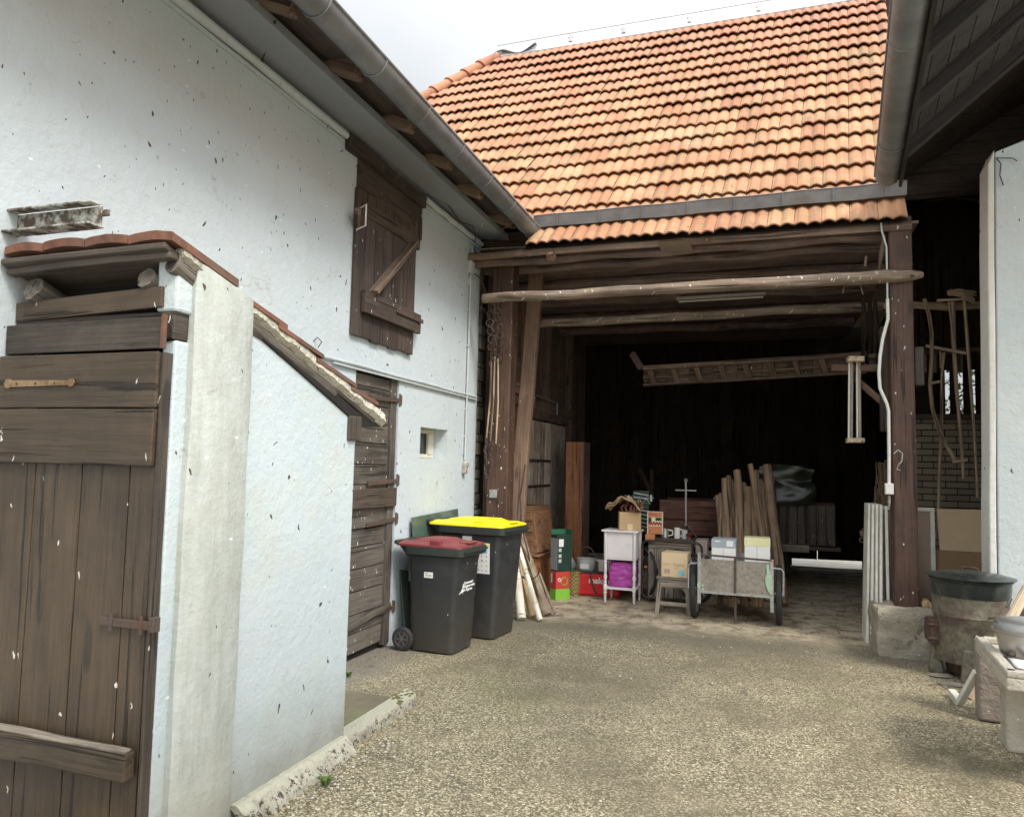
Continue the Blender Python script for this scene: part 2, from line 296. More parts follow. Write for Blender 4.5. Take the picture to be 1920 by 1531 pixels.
M['birch']=m_birch()
def m_bark():
    s=NT('grey_brown_bark'); v=s.att('loc'); k=s.noise(s.vmul(v,(7,20,20)),1,6,.7)
    return s.done(s.mix(s.ramp(k,[(.4,0),(.6,1)]),(.30,.24,.17),(.14,.10,.07)),.9,bump=k,bs=.6,bd=.008)
M['bark']=m_bark()
def m_tile():
    s=NT('clay_roof_tile'); v=s.att('loc'); r=s.att('rnd',True); p=s.pos()
    c=s.mix(r,(.34,.155,.08),(.46,.255,.135))
    n=s.noise(p,2.2,5,.65); c=s.mix(s.math('MULTIPLY',s.ramp(n,[(.45,0),(.7,1)]),.5),c,(.47,.34,.21))
    z=s.sep(p,2); top=s.ramp(s.math('ADD',s.math('MULTIPLY',z,.1),s.math('MULTIPLY',n,.15)),[(.66,0),(.92,1)])
    c=s.mix(s.math('MULTIPLY',top,.6),c,(.36,.145,.10))            # upper courses are newer, redder clay
    st=s.noise(s.vmul(v,(3,70,1)),1,3,.6); c=s.mix(s.math('MULTIPLY',s.ramp(st,[(.5,0),(.65,1)]),.3),c,(.30,.14,.09))
    d=s.noise(p,9,5,.7); c=s.mix(s.math('MULTIPLY',s.ramp(d,[(.57,0),(.68,1)]),.55),c,(.17,.12,.07))
    mo=s.noise(s.vmul(p,(1,.6,.6)),3.1,7,.75); c=s.mix(s.math('MULTIPLY',s.ramp(mo,[(.53,0),(.62,1)]),.5),c,(.23,.20,.10)); gr=s.noise(s.vmul(p,(7,.7,.7)),1,5,.7); c=s.mix(s.math('MULTIPLY',s.ramp(gr,[(.54,0),(.70,1)]),.5),c,(.13,.085,.055))
    pk=s.spots(p,14,.16,.10); c=s.mix(s.math('MULTIPLY',pk,.7),c,(.55,.52,.40))
    pk=s.spots(p,10,.16,.12); c=s.mix(s.math('MULTIPLY',pk,.8),c,(.05,.04,.03))
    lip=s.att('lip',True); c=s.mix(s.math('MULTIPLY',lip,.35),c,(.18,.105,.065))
    g=s.n('ShaderNodeTexWave'); g.wave_type='BANDS'; g.bands_direction='Y'; s.l(v,g.inputs['Vector']); g.inputs['Scale'].default_value=9; g.inputs['Distortion'].default_value=0
    return s.done(c,.85,bump=s.math('ADD',s.math('MULTIPLY',g.outputs['Fac'],.5),s.noise(p,70,3)),bs=.35,bd=.006)
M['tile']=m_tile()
def m_ground():
    s=NT('exposed_aggregate'); p=s.pos()
    a=s.vor(p,118); f=s.sep(a.outputs['Color'],0)
    n=s.noise(p,.8,6,.62); n2=s.noise(p,3.5,5,.6)
    c=s.ramp(f,[(0,(.07,.056,.034)),(.28,(.155,.126,.075)),(.6,(.27,.228,.142)),(.85,(.45,.395,.26)),(1,(.68,.62,.46))])
    c=s.mix(s.math('MULTIPLY',s.ramp(n,[(.38,1),(.54,0)]),.6),c,(.135,.112,.068))
    n5=s.noise(p,.35,4,.6,.8); c=s.mix(s.math('MULTIPLY',s.ramp(n5,[(.48,0),(.6,1)]),.35),c,(.12,.10,.065))
    ce=s.vor(p,.42,'DISTANCE_TO_EDGE').outputs['Distance']; cw=s.math('ADD',ce,s.math('MULTIPLY',s.math('SUBTRACT',s.noise(p,2.5,5,.7),.5),.12)); c=s.mix(s.math('MULTIPLY',s.ramp(s.math('ABSOLUTE',cw),[(0,1),(.006,0)]),s.math('MULTIPLY',s.ramp(n,[(.5,0),(.56,1)]),.55)),c,(.05,.042,.03))
    c=s.mix(s.math('MULTIPLY',s.ramp(n2,[(.5,0),(.75,1)]),.25),c,(.42,.34,.23))
    gm=s.math('MULTIPLY',s.ramp(s.noise(s.vmul(p,(1,.7,1)),.7,4),[(.56,0),(.7,1)]),.35); c=s.mix(gm,c,(.17,.18,.065))
    # smooth trowelled cement towards the barn and along the house
    y=s.sep(p,1); x=s.sep(p,0)
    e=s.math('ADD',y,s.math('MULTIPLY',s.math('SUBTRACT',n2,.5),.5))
    band=s.ramp(s.math('MULTIPLY',e,.1),[(.755,0),(.785,1)])
    nn=s.noise(p,5,7,.7); nf=s.noise(p,60,4,.7)
    cem=s.mix(s.ramp(nn,[(.36,0),(.56,1)]),(.15,.115,.08),(.56,.47,.33)); cem=s.mix(s.math('MULTIPLY',s.ramp(nf,[(.45,0),(.6,1)]),.4),cem,(.26,.22,.165))
    c=s.mix(band,c,cem)
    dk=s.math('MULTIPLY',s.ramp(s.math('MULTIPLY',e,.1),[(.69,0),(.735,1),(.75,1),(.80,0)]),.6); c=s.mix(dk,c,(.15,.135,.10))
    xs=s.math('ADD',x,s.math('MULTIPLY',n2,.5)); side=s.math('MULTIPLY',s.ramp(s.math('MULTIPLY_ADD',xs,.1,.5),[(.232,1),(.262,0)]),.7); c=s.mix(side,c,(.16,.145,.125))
    # damp patch beside the stone table
    d=s.n('ShaderNodeVectorMath'); d.operation='DISTANCE'; s.l(p,d.inputs[0]); d.inputs[1].default_value=(1.15,4.95,0)
    dd=s.math('ADD',d.outputs['Value'],s.math('MULTIPLY',s.math('SUBTRACT',n2,.5),1.1)); c=s.mix(s.math('MULTIPLY',s.ramp(dd,[(.15,1),(.32,0)]),.6),c,(.075,.07,.04))
    h=s.math('ADD',s.math('MULTIPLY',a.outputs['Distance'],-.6),s.math('MULTIPLY',nf,.3))
    return s.done(c,.85,bump=h,bs=.7,bd=.006)
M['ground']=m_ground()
def m_brick():
    s=NT('old_yellow_brick'); r=s.att('rnd',True); p=s.pos()
    c=s.mix(r,(.25,.21,.155),(.40,.345,.26)); n=s.noise(p,30,5,.7); c=s.mix(s.math('MULTIPLY',n,.4),c,(.12,.10,.08))
    return s.done(c,.95,bump=n,bs=.6,bd=.01)
M['brick']=m_brick()
def m_wicker():
    s=NT('woven_wicker'); v=s.obj(); a=s.n('ShaderNodeTexChecker'); a.inputs['Scale'].default_value=42; s.l(v,a.inputs['Vector'])
    n=s.noise(v,60,3); return s.done(s.mix(a.outputs['Fac'],(.42,.31,.12),(.17,.12,.045)),.8,bump=a.outputs['Fac'],bs=.8,bd=.006)
M['wicker']=m_wicker()
def m_leaf():
    s=NT('leaves'); r=s.att('rnd',True); return s.done(s.mix(r,(.05,.10,.02),(.13,.20,.04)),.6)
M['leaf']=m_leaf()
# ------------------------------------------------------------------ mesh building
def world_matrix(o):
    mm=Matrix.LocRotScale(o.location,o.rotation_euler,None)
    return world_matrix(o.parent)@mm if o.parent else mm
class MB:
    def __init__(s): s.v=[];s.f=[];s.loc=[];s.r=[];s.lip=[]
    def add(s,vs,fs,loc=None,r=None,lip=None):
        b=len(s.v); s.v+= [Vector(v) for v in vs]; s.f+=[tuple(b+i for i in f) for f in fs]
        if r is None: r=random.random()
        off=Vector((random.uniform(0,40),random.uniform(0,40),random.uniform(0,40)))
        s.loc+=[Vector(l)+off for l in (loc or vs)]; s.r+=[r]*len(vs); s.lip+=lip or [0.]*len(vs)
        return s
    def hexa(s,c,loc=None,r=None,seg=1,jit=0.):
        # c: 8 corners, bottom ring 0-3 then top ring 4-7; seg cuts between the two rings
        c=[Vector(q) for q in c]; vs=[];lc=[]
        L=[(Vector(q)) for q in (loc or c)]
        ph=Vector((random.random()*50,random.random()*50,random.random()*50))
        for k in range(seg+1):
            t=k/seg
            d=Vector((0,0,0))
            if jit: d=Vector(mnoise.noise_vector(ph+Vector((t*seg*.35,0,0))))*jit
            for i in range(4):
                e=Vector(mnoise.noise_vector(ph+Vector((t*seg*.8,i*7.,3))))*jit*.5 if jit else Vector((0,0,0))
                vs.append(c[i].lerp(c[4+i],t)+d+e); lc.append(L[i].lerp(L[4+i],t))
        fs=[(3,2,1,0)]
        for k in range(seg):
            b=k*4
            for i in range(4):
                j=(i+1)%4; fs.append((b+i,b+j,b+4+j,b+4+i))
        b=seg*4; fs.append((b,b+1,b+2,b+3))
        return s.add(vs,fs,lc,r)
    def bar(s,p0,p1,w,h,up=(0,0,1),seg=1,jit=0.,w1=None,h1=None,r=None):
        p0=Vector(p0);p1=Vector(p1);d=(p1-p0); L=d.length; d.normalize(); up=Vector(up)
        if abs(d.dot(up))>.99: up=Vector((0,1,0)) if abs(d.y)<.9 else Vector((1,0,0))
        a=d.cross(up).normalized(); b=a.cross(d).normalized(); w1=w if w1 is None else w1; h1=h if h1 is None else h1
        sg=((-1,-1),(1,-1),(1,1),(-1,1))
        c=[p0+a*(x*w/2)+b*(y*h/2) for x,y in sg]+[p1+a*(x*w1/2)+b*(y*h1/2) for x,y in sg]
        l=[Vector((0,x*w/2,y*h/2)) for x,y in sg]+[Vector((L,x*w/2,y*h/2)) for x,y in sg]
        return s.hexa(c,l,r,seg,jit)
    def box(s,x0,x1,y0,y1,z0,z1,r=None,seg=1,jit=0.):
        d=[abs(x1-x0),abs(y1-y0),abs(z1-z0)]; k=d.index(max(d)); cx_,cy_,cz_=(x0+x1)/2,(y0+y1)/2,(z0+z1)/2
        if k==0: return s.bar((min(x0,x1),cy_,cz_),(max(x0,x1),cy_,cz_),d[1],d[2],(0,0,1),seg,jit,r=r)
        if k==1: return s.bar((cx_,min(y0,y1),cz_),(cx_,max(y0,y1),cz_),d[0],d[2],(0,0,1),seg,jit,r=r)
        return s.bar((cx_,cy_,min(z0,z1)),(cx_,cy_,max(z0,z1)),d[0],d[1],(0,1,0),seg,jit,r=r)
    def tube(s,pts,rad,n=10,cap=True,jit=0.,r=None):
        pts=[Vector(p) for p in pts]; k=len(pts); rad=rad if hasattr(rad,'__len__') else [rad]*k
        vs=[];lc=[];a=None;L=0;sd=random.random()*99
        for i in range(k):
            d=(pts[min(i+1,k-1)]-pts[max(i-1,0)]).normalized()
            if a is None:
                a=d.cross(Vector((0,0,1))); a=a if a.length>.05 else d.cross(Vector((0,1,0)))
            a=(a-d*a.dot(d)).normalized(); b=d.cross(a)
            if i: L+=(pts[i]-pts[i-1]).length
            for j in range(n):
                t=2*math.pi*j/n; q=rad[i]
                if jit: q*=1+jit*mnoise.noise(Vector((math.cos(t)*1.2+sd,math.sin(t)*1.2,L*5)))
                vs.append(pts[i]+a*(q*math.cos(t))+b*(q*math.sin(t))); lc.append(Vector((L,q*math.cos(t),q*math.sin(t))))
        fs=[]
        for i in range(k-1):
            for j in range(n):
                e=(j+1)%n; fs.append((i*n+j,i*n+e,i*n+n+e,i*n+n+j))
        if cap: fs.append(tuple(range(n-1,-1,-1))); fs.append(tuple((k-1)*n+j for j in range(n)))
        return s.add(vs,fs,lc,r)
    def torus(s,c,R,rr,ax=(0,0,1),n=16,k=6,arc=1.,sx=1.):
        c=Vector(c); ax=Vector(ax).normalized(); a=ax.cross(Vector((0,0,1))); a=a if a.length>.05 else Vector((1,0,0)); a.normalize(); b=ax.cross(a)
        pts=[c+a*(R*sx*math.cos(2*math.pi*arc*i/n))+b*(R*math.sin(2*math.pi*arc*i/n)) for i in range(n+1)]
        return s.tube(pts,rr,k,arc<1)
    def lathe(s,prof,c=(0,0,0),n=24,ax='z',sy=1.):
        c=Vector(c);vs=[];fs=[]
        for (r,z) in prof:
            for j in range(n):
                t=2*math.pi*j/n; q=Vector((r*math.cos(t),r*math.sin(t)*sy,z))
                if ax=='x': q=Vector((q.z,q.x,q.y))
                if ax=='y': q=Vector((q.x,q.z,q.y))
                vs.append(c+q)
        for i in range(len(prof)-1):
            for j in range(n):
                e=(j+1)%n; fs.append((i*n+j,i*n+e,i*n+n+e,i*n+n+j))
        fs.append(tuple(range(n-1,-1,-1))); fs.append(tuple((len(prof)-1)*n+j for j in range(n)))
        return s.add(vs,fs)
    def prism(s,poly,d):
        # polygon of points pushed along the vector d
        poly=[Vector(p) for p in poly]; d=Vector(d); n=len(poly)
        fs=[tuple(range(n)),tuple(range(2*n-1,n-1,-1))]+[(i,(i+n),((i+1)%n)+n,(i+1)%n) for i in range(n)]
        return s.add(poly+[p+d for p in poly],fs)
    def sheet(s,fn,nu,nv,r=None):
        vs=[fn(i/nu,j/nv) for j in range(nv+1) for i in range(nu+1)]; w=nu+1
        return s.add(vs,[(j*w+i,j*w+i+1,(j+1)*w+i+1,(j+1)*w+i) for j in range(nv) for i in range(nu)],None,r)
    def ball(s,c,rx,ry,rz,n=14,amp=0.,fr=2.,flat=None):
        c=Vector(c);vs=[];fs=[];m_=n//2;sd=random.random()*50
        for i in range(m_+1):
            a=math.pi*i/m_
            for j in range(n):
                b=2*math.pi*j/n; d=Vector((math.sin(a)*math.cos(b),math.sin(a)*math.sin(b),math.cos(a)))
                k=1+amp*mnoise.noise(d*fr+Vector((sd,0,0)))
                q=c+Vector((d.x*rx*k,d.y*ry*k,d.z*rz*k))
                if flat is not None: q.z=max(q.z,flat)
                vs.append(q)
        for i in range(m_):
            for j in range(n):
                e=(j+1)%n; fs.append((i*n+j,i*n+n+j,i*n+n+e,i*n+e))
        return s.add(vs,fs)
    def build(s,name,mat_,parent=None,local=False,bevel=0.,smooth=False,seg=2,label=None):
        me=bpy.data.meshes.new(name); vs=s.v
        if parent is not None and not local:
            inv=world_matrix(parent).inverted(); vs=[inv@v for v in vs]
        me.from_pydata([tuple(v) for v in vs],[],s.f)
        a=me.attributes.new('loc','FLOAT_VECTOR','POINT'); a.data.foreach_set('vector',[c for l in s.loc for c in l])
        a=me.attributes.new('rnd','FLOAT','POINT'); a.data.foreach_set('value',s.r)
        a=me.attributes.new('lip','FLOAT','POINT'); a.data.foreach_set('value',s.lip)
        me.materials.append(M[mat_] if isinstance(mat_,str) else mat_)
        me.validate(); me.update()
        o=bpy.data.objects.new(name,me); COL.objects.link(o)
        if parent is not None: o.parent=parent
        if smooth: me.polygons.foreach_set('use_smooth',[True]*len(me.polygons)); me.set_sharp_from_angle(angle=R_(40))
        if bevel:
            b=o.modifiers.new('edge','BEVEL'); b.width=bevel; b.segments=seg; b.limit_method='ANGLE'; b.angle_limit=R_(35)
        if label: o['label']=label
        return o
def B(*a,**k): return MB().box(*a,**k)
def tag(o,label=None,cat=None,group=None,kind=None):
    if label: o['label']=label
    if cat: o['category']=cat
    if group: o['group']=group
    if kind: o['kind']=kind
    return o
def thing(name,label,cat,loc=(0,0,0),rz=0.,group=None):
    o=bpy.data.objects.new(name,None); COL.objects.link(o); o.location=loc; o.rotation_euler=(0,0,rz); o.empty_display_size=.1
    return tag(o,label,cat,group)
def text(name,s,size,mat_,parent,M4,ext=.0008,sx=1.,bold=0.):
    cu=bpy.data.curves.new(name,'FONT'); cu.body=s; cu.size=size; cu.extrude=ext; cu.align_x='LEFT'; cu.offset=bold
    o=bpy.data.objects.new('t',cu); COL.objects.link(o); dg=bpy.context.evaluated_depsgraph_get()
    me=bpy.data.meshes.new_from_object(o.evaluated_get(dg)); bpy.data.objects.remove(o)
    me.transform(M4@Matrix.Diagonal((sx,1,1,1))); me.materials.clear(); me.materials.append(M[mat_])
    q=bpy.data.objects.new(name,me); COL.objects.link(q); q.parent=parent; return q
def face_m(o,xd,yd):   # text plane: origin, x direction, y direction
    xd=Vector(xd).normalized(); yd=Vector(yd).normalized(); zd=xd.cross(yd)
    mm=Matrix((xd,yd,zd)).transposed().to_4x4(); mm.translation=Vector(o); return mm
# ================================================================== SETTING
g=MB()
def gz(x,y): return .0
nx,ny=60,90
def gf(u,v):
    x=-9+18*u; y=-4+17.6*v
    return Vector((x,y,0.006*mnoise.noise(Vector((x*.9,y*.9,0)))-(.0)))
g.sheet(gf,nx,ny)
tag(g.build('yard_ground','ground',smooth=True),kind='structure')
tag(B(-60,60,-60,60,-.06,-.03).build('ground','ground'),kind='structure')
bk=MB(); bk.box(-25,25,13.75,60,-.02,.012)
M['pale_gravel']=plain('pale_gravel',(.62,.58,.50),.95,0,.2,2,.1)
tag(bk.build('back_yard','pale_gravel'),kind='structure')

def holed(mb,P,U,V,cu,cv,holes,depth):
    # wall sheet: origin P, in-plane axes U,V, cuts at cu/cv, holes (u0,u1,v0,v1); reveals go along depth
    P=Vector(P);U=Vector(U);V=Vector(V);D=Vector(depth)
    us=sorted(set(cu+[h[0] for h in holes]+[h[1] for h in holes])); vs_=sorted(set(cv+[h[2] for h in holes]+[h[3] for h in holes]))
    for i in range(len(us)-1):
        for j in range(len(vs_)-1):
            a=(us[i]+us[i+1])/2;b=(vs_[j]+vs_[j+1])/2
            if any(h[0]<a<h[1] and h[2]<b<h[3] for h in holes): continue
            q=[P+U*x+V*y for x,y in ((us[i],vs_[j]),(us[i+1],vs_[j]),(us[i+1],vs_[j+1]),(us[i],vs_[j+1]))]
            mb.add(q,[(0,1,2,3)])
    for h in holes:
        c=[P+U*x+V*y for x,y in ((h[0],h[2]),(h[1],h[2]),(h[1],h[3]),(h[0],h[3]))]
        for i in range(4):
            j=(i+1)%4; mb.add([c[i],c[j],c[j]+D,c[i]+D],[(0,1,2,3)])
# ------------------------------------------------------------------ LEFT HOUSE
XW=-3.1
lh=thing('farmhouse','pale blue rendered farmhouse on the left with zinc gutter and dark loft shutter','house',(-3.1,4,0))
w=MB()
DY0,DY1,DZ=5.27,6.03,2.36
holed(w,(XW,0,0),(0,1,0),(0,0,1),[-2,0,2,4,7.6,7.96],[-.1,1,3,4.22],[(6.50,7.15,1.65,1.95),(DY0,DY1,-.1,DZ),(5.16,6.3,3.72,4.15)],(-.22,0,0))
w.add([(XW,7.96,-.1),(XW-.4,7.96,-.1),(XW-.4,7.96,4.22),(XW,7.96,4.22)],[(0,1,2,3)])
w.box(XW-.5,XW-.22,-2,7.96,-.1,4.22)
w.build('wall','wall',lh)
# ragged bare masonry at the wall end
w=MB()
zz=0.
while zz<4.0:
    h=random.uniform(.04,.17); d=random.uniform(.0,.09)
    w.box(XW-.3,XW+.015+random.uniform(-.02,.02),7.965,8.06+d,zz,zz+h-.012); zz+=h
w.build('bare_masonry','darkstone',lh,bevel=.008)
w=MB(); w.box(XW-.4,XW-.02,7.965,8.3,0,4.2); w.build('dark_backing','shadow_board',lh)  # added black backing, blocks sky seen through the ragged masonry
# soffit, cornice moulding
w=MB()
w.hexa([(XW+.002,-2,4.20),(-2.74,-2,4.16),(-2.74,7.9,4.16),(XW+.002,7.9,4.20),(XW+.002,-2,4.26),(-2.74,-2,4.22),(-2.74,7.9,4.22),(XW+.002,7.9,4.26)])
w.build('soffit','soffit',lh)
w=MB()
for a,b in ((-2,4.93),(6.36,7.9)):
    w.tube([(XW+.035,a+(b-a)*k/12,4.13+.006*math.sin(k*2.1)) for k in range(13)],[.030+.004*math.sin(k*3) for k in range(13)],10)
    w.box(XW+.002,XW+.018,a,b,4.075,4.10)
w.build('cornice_moulding','wall',lh,smooth=True)
# roof over the house
w=MB(); w.hexa([(-2.42,-2,4.27),(-7,-2,7.4),(-7,7.9,7.4),(-2.42,7.9,4.27),(-2.42,-2,4.36),(-7,-2,7.49),(-7,7.9,7.49),(-2.42,7.9,4.36)])
w.build('roof','tile',lh)
w=MB(); w.box(-2.86,-2.44,-2,7.88,4.262,4.28); w.build('eave_board','dark_wood',lh)
w=MB(); w.box(-2.50,-2.475,-2,7.88,4.16,4.30); w.build('fascia_board','dark_wood',lh)
RY=[onx(px,py,-2.6).y for px,py in ((530,50),(655,165),(760,240),(832,320),(890,378),(945,435))]
ys=[RY[0]-1.25*k for k in (3,2,1)]+RY
for y in ys:
    w=MB(); w.bar((-3.0,y,4.265+.12),(-2.52,y,4.175),.11,.11,seg=5,jit=.012); w.build('rafter','beam',lh,bevel=.02)
# gutter : half round with brackets
def gutter(parent,p0,p1,R,mt,nb,name='gutter',lip=True):
    p0=Vector(p0);p1=Vector(p1);d=(p1-p0).normalized(); a=Vector((0,0,1)).cross(d).normalized()
    g=MB(); n=14; ns=24
    vs=[]
    for k in range(ns+1):
        c=p0.lerp(p1,k/ns)+Vector((0,0,-.004*math.sin(k*.8)))
        for rr in (R,R-.006):
            for i in range(n+1):
                t=math.pi+math.pi*i/n; vs.append(c+a*(rr*math.cos(t))+Vector((0,0,rr*math.sin(t))))
    w_=2*(n+1); fs=[]
    for k in range(ns):
        for off in (0,n+1):
            for i in range(n):
                q=k*w_+off+i; fs.append((q,q+1,q+1+w_,q+w_))
    for k in (0,ns):
        c=len(vs); vs.append(p0.lerp(p1,k/ns))
        for i in range(n): fs.append((k*w_+i,k*w_+i+1,c))
    g.add(vs,fs)
    for sg in (-1,1):
        g.tube([p0+a*(sg*R),p1+a*(sg*R)],.011,8)
    o=g.build(name,mt,parent,smooth=True)
    for k in range(nb):
        c=p0.lerp(p1,(k+.5)/nb); b=MB()
        b.tube([c+a*((R+.003)*math.cos(t))+Vector((0,0,(R+.003)*math.sin(t))) for t in [math.pi+math.pi*i/14 for i in range(15)]],.006,6)
        q=b.build('gutter_bracket',mt,o,local=False,smooth=True)
    return o
gutter(lh,(-2.40,-1.5,4.22),(-2.40,7.80,4.20),.098,'zinc',14)
# small window
f=MB(); y0,y1,z0,z1=6.505,7.145,1.655,1.945; fx=XW-.15
for a in ((fx-.03,fx,y0,y0+.05,z0,z1),(fx-.03,fx,y1-.05,y1,z0,z1),(fx-.03,fx,y0+.05,y1-.05,z0,z0+.04),(fx-.03,fx,y0+.05,y1-.05,z1-.04,z1),(fx-.02,fx+.012,7.00,7.04,z0+.04,z1-.04)): f.box(*a)
f.box(fx-.026,fx+.006,7.03,7.10,z0+.04,z1-.04)
wf=f.build('window_frame','frame',lh,bevel=.004)
B(fx-.028,fx-.021,y0+.05,7.00,z0+.04,z1-.04).build('pane','pane',wf)
# conduit along the wall, sockets
w=MB(); w.tube([(XW+.02,y,2.375-.01*(y-4.7)/3.2+.004*math.sin(y*5)) for y in [4.3+.36*k for k in range(11)]],.012,8)
w.tube([(XW+.02,y,2.345-.01*(y-4.7)/3.2) for y in (4.9,6,7.9)],.009,8); w.build('conduit','wallpvc',lh,smooth=True)
w=MB(); yc=7.62; w.tube([(XW+.02,yc+.02,4.05),(XW+.02,yc,3.6),(XW+.02,yc-.01,2.6),(XW+.02,yc-.02,1.65)],.011,8)
for z in (3.3,2.9,2.2,1.9): w.box(XW,XW+.036,yc-.025,yc+.012,z,z+.02)
w.build('conduit','wallpvc',lh,smooth=True)
w=MB(); w.box(XW,XW+.05,yc-.06,yc+.05,3.72,3.86); w.box(XW,XW+.04,yc-.03,yc+.03,3.58,3.68); w.build('junction_box','wallpvc',lh,bevel=.008)
w=MB(); w.lathe([(0,0),(.035,.0),(.04,.03),(.03,.06),(.0,.062)],(XW,yc-.02,1.60),14,'x'); w.box(XW,XW+.05,yc-.06,yc+.0,1.50,1.58); w.build('wall_socket','galv',lh,bevel=.006)
w=MB(); w.tube([(XW+.02,7.7,4.05),(XW+.05,7.75,3.9),(XW+.03,7.85,3.95),(XW+.06,7.92,3.6),(XW+.04,7.9,3.2)],.007,6); w.tube([(XW+.03,7.65,3.75),(XW+.08,7.8,3.70),(XW+.1,7.95,3.55)],.006,6)
w.build('cable','iron_dark',lh,smooth=True)
w=MB(); w.tube([(XW+.03,6.4,4.2),(XW+.12,6.7,4.19),(XW+.10,7.1,4.14),(XW+.16,7.3,4.15),(XW+.08,7.6,4.1)],.006,6); w.build('cable','iron_dark',lh,smooth=True)
# rusted steel beam stub let into the wall
a=onx(38,400,XW); b=onx(190,388,XW); zt=(a.z+b.z)/2
ib=MB(); yb0,yb1=a.y+.02,b.y+.0; zb=2.62
ib.box(XW-.05,-2.625,2.352,2.362,2.560,2.646,seg=6,jit=.003); ib.box(XW-.05,-2.63,2.30,2.352,2.647,2.656,seg=6,jit=.003); ib.box(XW-.05,-2.612,2.28,2.362,2.550,2.559,seg=6,jit=.003); ib.box(-2.624,-2.585,2.353,2.361,2.60,2.63); stb_=ib; stb_.build('steel_beam','ibeam',lh,bevel=.003)
# plank door of the house (horizontal boards in a frame)
dr=MB(); fx=XW-.03
ys0,ys1=DY0+.01,DY1-.13
z=.06; zs=[]
while z<2.30:
    h=random.uniform(.145,.19); zs.append((z,min(z+h,2.33))); z+=h
for a,b in zs: dr.box(fx-.02,fx+random.uniform(.0,.006),ys0,ys1,a+.004,b-.004,seg=2)
dr.box(fx-.02,fx+.02,DY1-.125,DY1-.015,.03,2.34,seg=3)
hd=dr.build('door','old_door',lh,bevel=.003)
w=MB(); w.box(fx+.006,fx+.05,ys0,DY1-.01,1.22,1.38); w.build('drip_board','dark_wood',hd,bevel=.006)
w=MB()
for z in (.22,): w.bar((fx+.03,ys0,z+.07),(fx+.03,DY1-.04,z+.14),.03,.04)
w.build('batten','old_door',hd,bevel=.003)
for z in (2.16,1.44,1.10,.33):
    w=MB(); w.bar((fx+.03,ys0+.25,z-.02),(fx+.03,DY1+.0,z),.012,.035); w.tube([(fx+.03,DY1+.015,z-.05),(fx+.03,DY1+.015,z+.06)],.014,8); w.box(fx+.0,fx+.04,DY1+.02,DY1+.05,z-.04,z+.05); w.build('hinge','iron',hd,bevel=.002)
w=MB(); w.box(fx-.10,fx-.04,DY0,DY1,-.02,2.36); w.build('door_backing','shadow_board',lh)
# loft shutter
sh=MB(); fx=XW+.035; SY0,SY1=5.13,6.21; n=7
for k in range(n):
    a=SY0+(SY1-SY0)*k/n; b=SY0+(SY1-SY0)*(k+1)/n
    sh.box(fx-.03,fx+random.uniform(-.003,.003),a+.004,b-.004,2.60+random.uniform(-.01,.01),3.80,seg=2)
ls=sh.build('shutter','shutter',lh,bevel=.003)
w=MB(); w.box(fx+.004,fx+.05,SY0+.10,SY1+.05,2.80,2.98,seg=3,jit=.004); w.build('batten','shutter',ls,bevel=.006)
w=MB(); w.box(fx+.052,fx+.066,SY0+.62,SY1+.07,2.90,2.935); w.build('bolt','iron',ls,bevel=.002)
w=MB(); w.bar((fx+.026,SY0+.24,2.99),(fx+.026,SY1-.12,3.62),.035,.115,(1,0,0),seg=3,jit=.003); w.build('diagonal_brace','beam',ls,bevel=.005)
w=MB(); w.box(XW-.03,XW+.02,5.16,6.30,3.72,4.15,seg=4); w.build('header_board','dark_wood',lh,bevel=.004)
w=MB(); w.box(fx-.028,fx+.012,5.20,6.27,3.60,3.72,seg=4,jit=.006); w.build('hatch_sill','dark_wood',lh,bevel=.006)
w=MB(); w.box(XW,XW+.06,4.97,6.34,4.03,4.155,seg=6,jit=.02); w.box(XW,XW+.05,6.16,6.30,3.70,4.02,seg=3,jit=.015); w.build('lintel','dark_wood',lh,bevel=.01)
w=MB(); w.bar((XW+.03,SY0+.02,3.50),(XW+.10,SY0-.10,3.56),.05,.07); w.build('stop_block','beam',lh,bevel=.006)
w=MB(); w.tube([(XW+.05,SY0-.02,3.60),(XW+.15,SY0-.06,3.62),(XW+.15,SY0-.06,3.45),(XW+.05,SY0-.02,3.44)],.007,6); w.build('catch','pvc',lh)
# wire hook on wall, damp stain foot
w=MB(); p=onx(588,640,XW); w.tube([p,p+Vector((.03,.0,.03)),p+Vector((.05,.03,.0)),p+Vector((.02,.03,-.04))],.004,6); w.build('wall_hook','iron_dark',lh)

# ------------------------------------------------------------------ OUTHOUSE
oh=thing('outhouse','small lean-to outhouse with brown plank door and sloping tile roof','outhouse',(-2.6,3,0))
XS=-2.22; YF=2.375
def topz(y): return 2.174-.38*(y-2.867)
w=MB()
ny_=8
prof=[(YF+.12+ (3.79-YF-.12)*k/ny_) for k in range(ny_+1)]
for k in range(ny_):
    a,b=prof[k],prof[k+1]
    w.add([(XS,a,-.05),(XS,b,-.05),(XS,b,topz(b)),(XS,a,topz(a))],[(0,1,2,3)])
w.add([(XS,3.79,-.05),(XW,3.79,-.05),(XW,3.79,1.84),(XS,3.79,1.84)],[(0,1,2,3)])
w.box(XS-.14,XS-.01,YF+.01,3.78,-.05,1.80)
w.build('wall','wall_out',oh)
fr=MB()
xd=ony(300,700,YF).x; 
LZ0,LZ1=ony(345,636,YF).z,ony(345,583,YF).z
fr.box(xd,XS-.0,YF-.0,YF+.12,-.05,LZ0); fr.box(xd-.03,XS+.004,YF-.01,YF+.12,LZ1,2.40,seg=4,jit=.006)
fr.build('front_wall','wall_out',oh,bevel=.012)
w=MB(); w.box(xd-.0,XS-.005,YF-.012,YF+.10,LZ0+.002,LZ1-.002,seg=2,jit=.004)
w.build('lintel','dark_wood',oh,bevel=.006)
pa=onx(372,580,XS+.04).y; pb=onx(478,600,XS+.04).y
pl=MB(); vs=[];seg=26
